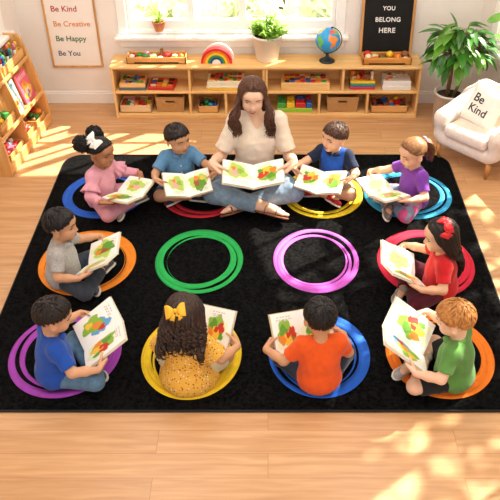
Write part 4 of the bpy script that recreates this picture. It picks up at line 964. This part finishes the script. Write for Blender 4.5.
# ------------------------------------------------------------------ slanted book rack on the left wall
ra=math.atan2(.786,.095); RX,RY=-1.757,4.335; rk=thing('book_rack','slanted wooden book rack with bins along the left wall','book rack',(RX,RY,0),ra); RM=M4(rz(ra),(RX,RY,0)); LEN=.79; MID=.345
prof=[(0,0),(0,.08),(.008,.22),(.05,.42),(.095,.62),(.112,.68),(.14,.705),(.245,.705),(.245,0)]   # (depth into wall, z), front is 0
def side(x,n,w=.02):
    P=[(y,z) for y,z in prof][::-1]; m=MB(); m.prism(P,w,0,M4(np.array([[0,0,1],[1,0,0],[0,1,0]]),(x,0,0))); m.build(n,wood('rack_side','e6b26e','d0924c',2),rk)
side(0,'side_panel'); side(LEN-.02,'side_panel'); side(MID,'divider',.016)
def rb_(n,c,h,ang=0,lab=None): m=MB(); m.box((0,0,0),h,0,.003,M4(rx(ang),c)); return m.build(n,rackw,rk,lab)
cxr=LEN/2
rb_('back_panel',(cxr,.238,.35),(cxr-.02,.006,.34))
rb_('base_board',(cxr,.125,.020),(cxr-.02,.118,.012)); rb_('front_rail',(cxr,.012,.045),(cxr-.018,.008,.040))
rb_('tier_shelf',(cxr,.126,.255),(cxr-.02,.104,.008)); rb_('tier_lip',(cxr,.022,.268),(cxr-.018,.007,.014))
rb_('tier_shelf',(cxr,.160,.535),(cxr-.02,.070,.008)); rb_('tier_lip',(cxr,.086,.540),(cxr-.018,.007,.013))
rb_('sloped_panel',(cxr,.118,.395),(cxr-.02,.005,.125),R(-14))
def rackpt(x,y,z): return tuple((RM@np.array([x,y,z,1]))[:3])
def rack_bin(label,x,y,z,w,d,h,cat='bin'):
    o=thing('toy_bin',label,cat,rackpt(x,y,z),ra); b=MB(); t=.004; b.box((0,0,t),(w,d,t))
    for s in (-1,1): b.box((s*(w-t),0,h/2),(t,d,h/2),0,.001); b.box((0,s*(d-t),h/2),(w-.001,t,h/2),0,.001)
    b.build('bin_body',rackw,o)
rg=random.Random(9)
def cover_art(sd_,base,titc,accent):
    u,v=np.meshgrid(np.linspace(0,1,34),np.linspace(0,1,44),indexing='ij'); u=u.ravel();v=v.ravel(); c=np.tile(np.array(lin(base)),(len(u),1)); return u,v,c
def closed_book(label,x,w,h,d,base,title,pics,sd_,y=.062,z=.2645,ang=-14):
    o=thing('picture_book',label,'book',rackpt(x,y,z),ra,'picture books on the rack'); Mx=M4(rx(R(ang)))
    b=MB(); b.box((0,0,h/2),(w/2-.003,d/2-.0015,h/2-.003),0,0,Mx); b.build('page_block',mat('page_edges','efe6d4',.7,.03),o)
    b=MB(); u,v=np.meshgrid(np.linspace(0,1,34),np.linspace(0,1,44),indexing='ij'); uu,vv_=u.ravel(),v.ravel(); c=np.tile(np.array(lin(base)),(len(uu),1))
    c[(vv_>.78)&(vv_<.93)&(uu>.12)&(uu<.88)&(np.sin(uu*44)>-.6)]=lin(title)
    for i,(hx,cx,cy,r) in enumerate(pics): c[blob(uu,vv_,(cx,cy),r,sd_+i,1.2)]=lin(hx)
    b.grid(np.stack([(u-.5)*w,u*0-d/2-.0012,v*h],-1),0,Mx,col=c); b.box((0,-d/2,h/2),(w/2,.001,h/2),0,0,Mx,col=lin(base)); b.box((0,d/2,h/2),(w/2,.001,h/2),0,0,Mx,col=lin(base)); b.box((-w/2,0,h/2),(.001,d/2,h/2),0,0,Mx,col=lin(base))
    b.build('cover',printed('printed_cover',.35),o)
closed_book('pale blue picture book with a caterpillar on the cover, on the rack',.432,.150,.225,.012,'bfe0ea','5aa7c4',[('eef2e2',.5,.3,.33),('5d9a3c',.5,.28,.2),('c93a2e',.58,.3,.09),('e9b23a',.42,.22,.08),('2a4a6a',.78,.88,.06)],31)
closed_book('pink and orange picture book on the rack nearest the back wall',.640,.165,.215,.012,'e8627e','f4b8c4',[('f4c23a',.5,.38,.36),('ee8a2a',.5,.62,.14),('f2ead8',.5,.3,.2),('c9506a',.6,.28,.1),('5a8ac0',.45,.2,.07)],41)
rack_bin('wooden bin of markers on the top tier of the book rack',.585,.150,.544,.175,.050,.070)
CM=['red','blue','green','black','teal','orange','pink','yellow']
for i in range(16):
    c=CM[i%8]; wh=['front','back'][i//8]; x=.445+.039*(i%8); y=.130+.036*(i//8); o=thing('marker_pen',f'{c} marker pen in the {wh} row of the rack bin','marker',rackpt(x,y,.5535),ra,'marker pens in the top bin'); T=M4(ry(R(rg.uniform(-16,16)))@rx(R(rg.uniform(-6,6))))
    b=MB(); b.lathe([(.0001,0),(.0095,0),(.0095,.075),(.0001,.075)],0,10,T); b.build('barrel',cm(c if i%3 else 'white'),o); b=MB(); b.lathe([(.0105,.072),(.0108,.108),(.008,.116),(.0001,.117)],0,10,T); b.build('cap',cm(c),o)
rack_bin('wooden bin of toys at the bottom of the far rack bay, left one',.455,.10,.0325,.072,.075,.085); rack_bin('wooden bin of toys at the bottom of the far rack bay, right one',.66,.10,.0325,.085,.075,.085); rack_bin('wooden bin of red toys at the bottom of the near rack bay',.20,.10,.0325,.115,.075,.085)
def heap(where,x0,x1,pcs,seed,group,y0=.045,y1=.155,z=.085):
    g_=random.Random(seed)
    for i,(k,c) in enumerate(pcs):
        per=math.ceil(len(pcs)/3); x=x0+(x1-x0)*((i%per)+.5)/per; y=y0+(y1-y0)*((i//per)+.5)/3; piece(k,c,f'{c} toy {k} {where}',rackpt(x,y,z+.010*(i%3)),.025*g_.uniform(.9,1.15),group,g_.uniform(-1,1))
heap('in the left bin of the far rack bay',.39,.52,[('block','brown'),('ball','red'),('ring','cream'),('cylinder','orange'),('block','white'),('ball','brown'),('cylinder','cream'),('ring','red'),('block','orange')],1,'toys in the far left bin')
heap('in the right bin of the far rack bay',.585,.735,[('cylinder','brown'),('block','green'),('ball','orange'),('ring','brown'),('cylinder','green'),('block','red'),('ball','brown'),('cylinder','red'),('ring','orange')],2,'toys in the far right bin')
heap('in the near bin of the rack',.10,.30,[('ball','red'),('block','pink'),('ring','red'),('cylinder','red'),('ball','pink'),('block','red'),('ball','teal'),('cylinder','white'),('block','teal'),('ring','orange'),('ball','white'),('cylinder','pink')],3,'toys in the near bin')
rack_bin('wooden bin of yellow toys on the middle tier of the near rack bay',.20,.105,.2635,.12,.06,.075)
heap('in the middle tier bin of the near bay',.12,.28,[('ball','yellow'),('block','green'),('ring','yellow'),('cylinder','green'),('block','yellow'),('ball','green')],4,'toys in the middle bin',.065,.145,.315)
# ------------------------------------------------------------------ the eleven people
mat('skin_fair','ecbfa0',.5,.04,18,sss=.12); mat('skin_light','e3b28f',.5,.04,18,sss=.12); mat('skin_tan','d09c75',.5,.04,18,sss=.12); mat('skin_olive','d5a07a',.5,.04,18,sss=.12)
mat('skin_brown','ae7650',.5,.04,18,sss=.10)
H_black=hairmat('hair_black','1a1310','080605'); H_dark=hairmat('hair_dark_brown','2a1a12','0f0906'); H_brown=hairmat('hair_brown','5a3620','25150c')
H_gold=hairmat('hair_golden_brown','9c7044','7a5432'); H_ging=hairmat('hair_ginger','d2964f','a5662f'); H_long=hairmat('hair_chestnut','6a4028','3a2014')
H_soft=hairmat('hair_soft_black','472c1d','120a07')

def hair_puffs(c):
    rg=c['rg']; m=MB(); cap(m,c['HM'],lambda p:hair_limit(p,50,70,88,122),1.035)
    for s in (-1,1):
        base=V(s*.052,-.064,.062)
        for i in range(40):    # slicked strands drawn to each bunch
            ph=rg.uniform(.05,PI-.05)*s; L=hair_limit(ph,50,70,88,122); P=[]
            a=sc_pt(L*.97,ph,1.03); 
            for k in range(6):
                t=k/5; p=a*(1-t)+base*t; q=unit((p-HC)/HR); P.append(HC+HR*q*1.055)
            m.tube(P,.006,0,6,c['HM'],flat=.5,up=unit(a-HC))
    hair=m.build('hair',[H_black],c['root'])
    for s in (-1,1):
        m=MB(); ctr=V(s*.064,-.098,.056); m.sphere(ctr,.048,0,14,10,c['HM'])
        for i in range(210):
            d=unit(V(rg.gauss(0,1),rg.gauss(0,1),rg.gauss(0,1))); a=unit(np.cross(d,V(.3,.5,.8))); e=np.cross(d,a); r0=rg.uniform(.034,.046); ph=rg.random()*6
            P=[ctr+d*(r0+.016*k/9)+(a*math.cos(ph+k*.95)+e*math.sin(ph+k*.95))*.0075 for k in range(10)]
            m.tube(P,[.0034]*9+[.0018],0,5,c['HM'])
        m.build('hair_bunch',[H_black],hair)
    b=MB(); ribbon_bow(b,c['HM']@M4(ry(R(42))@rz(R(70)),V(.046,-.020,.104)),1.35); b.build('hair_bow',mat('white_ribbon','f3efe9',.6,.02),hair)

def hair_ponytail(c):
    rg=c['rg']; m=MB(); lim=lambda p:hair_limit(p,50,70,90,122); cap(m,c['HM'],lim,1.03); base=V(0,-.098,.045)
    for i in range(170):
        ph=rg.uniform(-PI,PI); L=lim(ph)*rg.uniform(.55,.98); a=sc_pt(L,ph,1.0); P=[]
        for k in range(8):
            t=k/7; p=a*(1-t)+base*t; q=unit((p-HC)/HR); P.append(HC+HR*q*(1.045+.008*math.sin(i)) if t<.9 else base+V(0,.012,0))
        m.tube(P,[.0045]+[.0058]*6+[.004],0,6,c['HM'],flat=.45,up=unit(a-HC))
    hair=m.build('hair',[H_gold],c['root'])
    b=c['Hd'](base+V(0,-.01,0)); t_=MB()
    for i in range(110):
        a=rg.random()*6.28; r_=.024*math.sqrt(rg.random()); o=V(r_*math.cos(a),r_*.8*math.sin(a),0); P=[c['Hd'](base+V(o[0]*.4,.012,o[1]*.4))]
        ln=rg.uniform(.115,.15)
        for k in range(1,11):
            t=k/10; P.append(b+V(o[0]*(1.2+1.3*math.sin(t*2.6)),-.052*math.sin(min(1,t*1.6)*PI/2)+o[1]+.018*t,-ln*t+.012*math.sin(t*4)+.0)+V(.003*math.sin(t*9+i),.003*math.cos(t*8+i),0))
        strand(c,t_,P,.0062,0,.6)
    t_.build('ponytail',[hairmat('hair_ponytail','8f5f34','573318')],hair)
    s_=MB(); n=28; P=[base+V(.019*math.cos(a),-.004,.019*math.sin(a)) for a in np.linspace(0,2*PI,n)]; s_.tube(P,[.007+.0015*math.sin(i*2.4) for i in range(n)],0,8,c['HM'])
    s_.build('scrunchie',fabric('scrunchie_pink','c9a6b8'),hair)

def hang_hair(c,n,mats_,zlen,phis,w,curl=0,wave=0,part=(.05,-.05),back=True,front_lim=None,name='hair',helix=False,capkw={},volume=.0,step=12):
    rg=c['rg']; m=MB(); kw=dict(fr=52,temple=68,sd=96,back=128); kw.update(capkw); cap(m,c['HM'],lambda p:hair_limit(p,kw['fr'],kw['temple'],kw['sd'],kw['back']),1.045)
    for i in range(n):
        ph=rg.uniform(*phis)*rg.choice((-1,1)); lay=rg.random(); top=V(0,part[0]+(part[1]-part[0])*rg.random(),.1)
        P=[]; d0=unit((top-HC)/HR)
        for k in range(7):
            t=k/6; d1=unit(V(math.sin(ph),math.cos(ph),-.15)); d=unit(d0*(1-t)+d1*t+V(0,0,.25*math.sin(t*PI))); P.append(c['Hd'](HC+HR*d*(1.05+.05*lay+volume*t)))
        e=P[-1]; A=c['A']; ln=zlen*(rg.uniform(.68,1.12) if helix else rg.uniform(.82,1.08)); ph0=rg.random()*6.28; P2=[]
        for k in range(1,step+1):
            t=k/step; z=e[2]-ln*t; x,y=e[0],e[1]
            if back is True:
                ty=c['yo'](z)-A['che'][1]-.016-.022*lay; tx=e[0]*(.98+volume)
                if z>A['zs']+.04: ty=e[1]*.4+(ty)*.6
                f=min(1,t*1.8); x=e[0]*(1-f)+tx*f; y=e[1]*(1-f)+min(ty,e[1])*f if e[1]>ty else e[1]
            elif callable(back): x,y=back(c,e,z,t,lay)
            if wave: x+=wave*math.sin(t*11+ph0*.35)*min(1,t*2); y+=wave*.6*math.cos(t*11+ph0*.35)*min(1,t*2)
            if helix: x+=curl*math.cos(ph0+k*1.15)*min(1,t*3); y+=curl*math.sin(ph0+k*1.15)*min(1,t*3)
            P2.append(V(x,y,z))
        strand(c,m,P+P2,w*rg.uniform(.8,1.2),0,.6 if not helix else .9,tip=.25)
    return m.build(name,mats_,c['root'])
def hair_red_girl(c):
    h=hang_hair(c,380,[H_dark],.175,(R(72),PI),.0048,wave=.003)
    for s,(p,rt) in {1:((-.034,-.030,.104),-25),-1:((-.070,-.034,.076),-60)}.items():
        b=MB(); ribbon_bow(b,c['HM']@M4(ry(R(rt))@rz(R(30*s)),V(*p)),.95); b.build('hair_bow',mat('red_ribbon','d8242a',.5,.05),h)
def hair_curly(c):
    h=hang_hair(c,120,[H_soft],.172,(R(58),PI),.0078,curl=.0135,helix=True,volume=.16,step=26)
    b=MB(); ribbon_bow(b,c['HM']@M4(rx(R(56))@rz(R(20)),V(-.012,-.098,.066)),1.25); b.build('hair_bow',mat('yellow_ribbon','f2b92b',.6,.05),h)
def hair_teacher(c):
    def drape(c,e,z,t,lay):
        s=1 if e[0]>0 else -1; A=c['A']; f=min(1,t*1.5)
        if e[1]<c['hc'][1]-.035: return e[0]*(1-f)+e[0]*.95*f, e[1]*(1-f)+min(e[1],c['yo'](z)-A['che'][1]-.01-.02*lay)*f
        yy=c['yo'](z)+A['che'][1]*.95+.012+.02*lay; tx=s*(.074+.055*lay)
        tx+=s*.012*math.sin(t*PI); 
        return e[0]*(1-f)+tx*f, e[1]*(1-f)+max(e[1],yy)*f
    h=hang_hair(c,640,[H_long],.235,(R(60),R(176)),.0052,wave=.013,part=(.062,-.03),back=drape,capkw=dict(fr=50,temple=64,sd=100),step=18)
    h2=MB()

def polo_zone(cc): return ((np.abs(cc[:,0])>.078)).astype(int)
def dots_fabric():
    m,nt,b=nodes('yellow_dotted_cotton'); tc=N(nt,'ShaderNodeTexCoord'); 
    vo=N(nt,'ShaderNodeTexVoronoi'); vo.inputs['Scale'].default_value=78; nt.links.new(tc.outputs['Object'],vo.inputs['Vector'])
    r=N(nt,'ShaderNodeValToRGB'); r.color_ramp.interpolation='CONSTANT'; r.color_ramp.elements[0].color=(1,1,1,1); r.color_ramp.elements[1].position=.27; r.color_ramp.elements[1].color=(0,0,0,1)
    nt.links.new(vo.outputs['Distance'],r.inputs['Fac'])
    sp_=N(nt,'ShaderNodeSeparateColor'); nt.links.new(vo.outputs['Color'],sp_.inputs[0])
    r2=N(nt,'ShaderNodeValToRGB'); r2.color_ramp.interpolation='CONSTANT'; e=r2.color_ramp.elements; e[0].color=lin('5b3a22')+(1,); e[1].position=.45; e[1].color=lin('f6ecd2')+(1,); x=e.new(.75); x.color=lin('c7602a')+(1,)
    nt.links.new(sp_.outputs[0],r2.inputs['Fac'])
    mx=N(nt,'ShaderNodeMix',data_type='RGBA'); nt.links.new(r.outputs['Color'],mx.inputs['Factor']); mx.inputs['A'].default_value=lin('ecb245')+(1,); nt.links.new(r2.outputs['Color'],mx.inputs['B'])
    nt.links.new(mx.outputs['Result'],b.inputs['Base Color']); b.inputs['Roughness'].default_value=.85
    return m
white_sole=mat('white_rubber','ded8cd',.5,.03); grey_sole=mat('grey_rubber','9b958b',.6,.05)
jean_l=fabric('jeans_light','7d94aa',.14,.3,40); jean_m=fabric('jeans_mid','5d7f9c',.14,.3,40); jean_d=fabric('jeans_dark','2c3442',.12,.3,40); jean_g=fabric('jeans_charcoal','3a414d',.12,.3,40)
SUN_PEOPLE=[
 dict(label='woman with long brown hair and cream blouse reading cross-legged on the rug',loc=(-.10,4.20),side=-.030,hoff=(.042,0,0),elbow={-1:V(-.12,-.45,-.85),1:V(.12,-.45,-.85)},face=(.03,-1),adult=True,sc=1.0,skin='skin_fair',seed=3,lean=.02,head=(2,15,-3),eyes=.55,gaze=-.3,smile=1,teeth=.8,lips='b5463f',hairmat='H_long',brow='3a2417',barefoot=True,
   book=dict(c=(0,.335,.285),tilt=-8,w=.192,h=.22,beta=14,styles=('veg','light'),cover='d8c9a8',label='large open picture book held by the woman in the cream blouse'),
   top=dict(name='blouse',mat=fabric('cream_linen','ecdcc8',.04,.2),sleeve=.82,sw=.012,fl=.006,neck='v',wr=.004,buttons=3,b0=.36,bd=.065),bottom=dict(name='jeans',mat=jean_l,len='long'),hair=hair_teacher),
 dict(label='small girl in pink ruffled outfit with white hair bow on blue ring',loc=(-1.07,3.98),face=(1,-.42),sc=.95,hscale=1.03,skin='skin_brown',seed=11,lean=.02,head=(-4,10,0),eyes=.7,hairmat='H_black',brow='1a120e',
   book=dict(c=(.03,.25,.165),tilt=8,yaw=-6,w=.150,h=.20,beta=14,styles=('light','scene'),cover='c9b48a',label='open picture book held by the girl in pink'),
   top=dict(name='shirt',mat=fabric('pink_cotton','e3a0b0',.06),sleeve='long',sw=.010,ruffle=fabric('pink_cotton','e3a0b0',.06),),bottom=dict(name='trousers',mat=fabric('pink_cotton','e3a0b0',.06),len='long'),
   shoes=dict(mat=mat('grey_canvas','8d8580',.8,.1,60),sole=white_sole),hair=hair_puffs),
 dict(label='boy in denim blue short-sleeved shirt sitting on red ring beside the woman',loc=(-.585,4.175),face=(.30,-1),sc=.95,hscale=1.03,skin='skin_tan',seed=12,lean=.02,head=(26,10,4),eyes=.5,hairmat='H_dark',brow='1d130d',
   book=dict(c=(-.005,.265,.185),tilt=-14,yaw=-4,w=.150,h=.200,beta=13,styles=('scene','light'),cover='c2a878',label='open picture book held by the boy in the denim shirt'),
   top=dict(name='shirt',mat=fabric('denim_chambray','5f8fb8',.10,.3,40),sleeve=.80,collar=fabric('denim_chambray','5f8fb8'),buttons=3,b0=.24,bd=.045,fl=.004),bottom=dict(name='shorts',mat=fabric('denim_dark_blue','3d5f80',.1,.3,40),len='short'),
   shoes=dict(mat=mat('navy_canvas','1f2f4a',.8,.08,60),sole=white_sole,lace=mat('white_lace','e8e4dc',.7,0)),hair=short_hair([H_dark],fr=46,fringe=6,length=.062,temple=64)),
 dict(label='boy in royal blue polo with navy sleeves sitting on yellow ring',loc=(.44,4.195),face=(-.42,-1),sc=.95,hscale=1.03,skin='skin_light',seed=13,lean=.02,head=(-30,6,-4),eyes=.65,hairmat='H_brown',brow='2c1a10',
   book=dict(c=(.01,.265,.185),tilt=-12,yaw=6,w=.150,h=.200,beta=14,styles=('scene','veg'),cover='cdbb92',label='open picture book held by the boy in the royal blue polo'),
   top=dict(name='polo_shirt',mat=[fabric('royal_blue_pique','2257b8',.06),fabric('navy_pique','16233f',.06)],zone=polo_zone,sleeve=.78,collar=fabric('navy_pique','16233f')),bottom=dict(name='shorts',mat=fabric('khaki_twill','b29a78',.06),len='short'),
   shoes=dict(mat=mat('red_canvas','b81f28',.7,.08,60),sole=white_sole,lace=mat('white_lace','e8e4dc',.7,0)),hair=short_hair([H_brown],fr=56,length=.05,temple=74)),
 dict(label='girl in purple tee shirt with ponytail sitting on light blue ring',loc=(.935,3.97),face=(-1,-.40),sc=.95,hscale=1.03,skin='skin_light',seed=14,lean=.02,head=(2,18,0),eyes=.5,hairmat='H_gold',brow='6b4a2a',
   book=dict(c=(.0,.255,.165),tilt=8,yaw=10,w=.155,h=.20,beta=14,styles=('light','scene'),cover='d9c48e',label='open picture book held by the girl in the purple tee shirt'),
   top=dict(name='tee_shirt',mat=fabric('purple_jersey','7d3fa8',.06),sleeve=.72),bottom=dict(name='jeans',mat=jean_l,patch=fabric('pink_patch','c8568f',.1),len='long'),
   shoes=dict(mat=mat('grey_suede','6f6a6b',.8,.1,60),sole=white_sole),hair=hair_ponytail),
 dict(label='boy in heather grey polo sitting on the left orange ring',loc=(-1.15,3.20),face=(1,.02),sc=.95,hscale=1.03,skin='skin_tan',seed=15,lean=.02,head=(-2,6,0),eyes=.6,hairmat='H_black',brow='17100c',
   book=dict(c=(.0,.25,.175),tilt=30,yaw=-8,w=.150,h=.205,beta=16,styles=('scene','light'),cover='d6cdbb',label='open picture book held by the boy in the grey polo'),
   top=dict(name='polo_shirt',mat=fabric('heather_grey_pique','b4b1ae',.14,.3,90),sleeve=.74,collar=fabric('heather_grey_pique','b4b1ae')),bottom=dict(name='jeans',mat=jean_g,len='long'),
   shoes=dict(mat=mat('dark_grey_canvas','4d4c50',.8,.1,60),sole=white_sole),hair=short_hair([H_black],fr=48,length=.055,fringe=4)),
 dict(label='girl in red tee shirt with red hair bow sitting on red ring',loc=(.95,3.10),face=(-1,.06),sc=.95,hscale=1.03,skin='skin_light',seed=16,lean=.02,head=(0,14,0),eyes=.55,hairmat='H_dark',brow='20140e',
   book=dict(c=(.0,.255,.175),tilt=30,yaw=8,w=.155,h=.22,beta=17,styles=('veg','scene'),cover='d8cfb8',label='open picture book held by the girl in the red tee shirt'),
   top=dict(name='tee_shirt',mat=fabric('red_jersey','cf2127',.06),sleeve=.72),bottom=dict(name='trousers',mat=fabric('maroon_jersey','5a1a28',.08),len='long'),
   shoes=dict(mat=mat('taupe_suede','9c8f82',.8,.1,60),sole=grey_sole),hair=hair_red_girl),
 dict(label='boy in royal blue polo and jeans sitting on purple ring',loc=(-1.03,2.47),face=(1,.55),sc=.95,hscale=1.03,skin='skin_olive',seed=17,lean=.02,head=(-8,18,0),eyes=.45,hairmat='H_dark',brow='1a120d',
   book=dict(c=(.0,.275,.185),tilt=32,yaw=-6,w=.165,h=.24,beta=12,styles=('blue','veg'),cover='d9cfbb',label='open picture book held by the boy in front on the purple ring'),
   top=dict(name='polo_shirt',mat=fabric('cobalt_pique','1f4fae',.07),sleeve=.78,collar=fabric('cobalt_pique','1f4fae')),bottom=dict(name='jeans',mat=jean_m,len='long'),
   shoes=dict(mat=mat('slate_canvas','4b5563',.8,.1,60),sole=white_sole),hair=short_hair([H_dark],fr=52,length=.05,sd=84)),
 dict(label='girl with dark curls and yellow bow in dotted yellow dress, back turned',loc=(-.39,2.45),face=(.14,1),sc=.95,hscale=1.03,skin='skin_tan',seed=18,lean=.02,head=(-6,16,0),eyes=.45,hairmat='H_soft',brow='1a120d',
   book=dict(c=(.055,.235,.185),tilt=44,yaw=-10,w=.150,h=.205,beta=14,styles=('light','veg'),cover='c9bfa8',label='open picture book held by the girl in the dotted yellow dress'),
   top=dict(name='dress',mat=dots_fabric(),sleeve=.78,fl=.016,sw=.012,flare=True,wr=.004),bottom=dict(name='shorts',mat=fabric('cream_cotton','d9c9a0',.05),len='short'),
   shoes=dict(mat=mat('tan_leather','b08a5c',.5,.08,60),sole=white_sole),hair=hair_curly),
 dict(label='boy in orange tee shirt sitting with back turned on front blue ring',loc=(.245,2.43),face=(-.12,1),sc=.95,hscale=1.03,skin='skin_tan',seed=19,lean=.02,head=(2,20,0),eyes=.4,hairmat='H_black',brow='17100c',
   book=dict(c=(-.06,.225,.18),tilt=42,yaw=8,w=.155,h=.205,beta=14,styles=('veg','scene'),cover='d3b98a',label='open picture book held by the boy in the orange tee shirt'),
   top=dict(name='tee_shirt',mat=fabric('orange_jersey','e8591b',.06),sleeve=.70),bottom=dict(name='jeans',mat=jean_d,len='long'),
   shoes=dict(mat=mat('slate_canvas','4b5563',.8,.1,60),sole=white_sole),hair=short_hair([H_black],fr=56,length=.05,crown=(34,175))),
 dict(label='ginger-haired boy in green polo sitting on the front orange ring',loc=(.90,2.45),face=(-1,.50),sc=.95,hscale=1.03,skin='skin_fair',seed=20,lean=.02,head=(6,20,0),eyes=.4,iris='4d6a80',hairmat='H_ging',brow='9c6a3a',
   book=dict(c=(-.01,.285,.19),tilt=34,yaw=10,w=.180,h=.25,beta=18,styles=('blue','veg'),cover='d9cfbb',label='open picture book held by the ginger-haired boy in green'),
   top=dict(name='polo_shirt',mat=fabric('green_pique','5c8f45',.07),sleeve=.76,collar=fabric('green_pique','5c8f45')),bottom=dict(name='shorts',mat=fabric('black_twill','1b1b1e',.08),len='short'),
   shoes=dict(mat=mat('light_grey_canvas','a7a49f',.8,.1,60),sole=white_sole),hair=short_hair([H_ging],fr=54,length=.055,messy=.10,lift=.010)),
]
for _s in SUN_PEOPLE: person(_s)
# ------------------------------------------------------------------ camera, light, colour
cam=bpy.data.cameras.new('camera'); co=bpy.data.objects.new('camera',cam); COL.objects.link(co)
cam.sensor_width=36; cam.lens=742/500*36; cam.shift_x=-.036; co.location=(0,0,2.75); co.rotation_euler=(R(52),0,0); SC.camera=co
sd=V(.81,.585,.0); el=R(46); sd=unit(sd)*math.cos(el); sd[2]=math.sin(el)
l=bpy.data.lights.new('sun','SUN'); l.energy=SUN_E; l.angle=R(.7); l.color=(1,.91,.78); o=bpy.data.objects.new('sun',l); COL.objects.link(o); o.location=(6,9,7); o.rotation_euler=Vector(-sd).to_track_quat('-Z','Y').to_euler()
w=bpy.data.worlds.new('world'); SC.world=w; w.use_nodes=True; nt=w.node_tree; bg=nt.nodes['Background']; bg.inputs[0].default_value=(.98,.98,1,1); bg.inputs[1].default_value=SKY_E
for x,y,e in FILL_LAMPS:
    l=bpy.data.lights.new('ceiling_fill','AREA'); l.shape='RECTANGLE'; l.size=1.1; l.size_y=1.1; l.energy=e; l.color=(1,.96,.91); o=bpy.data.objects.new('ceiling_fill',l); COL.objects.link(o); o.location=(x,y,2.94)  # unseen overhead area lamps, added to fill the room with light
vs=SC.view_settings; vs.view_transform='Standard'; vs.look='None'; vs.gamma=1; vs.exposure=EXPO; vs.use_curve_mapping=False
SC.cycles.use_denoising=True; SC.cycles.max_bounces=8; SC.cycles.transparent_max_bounces=16
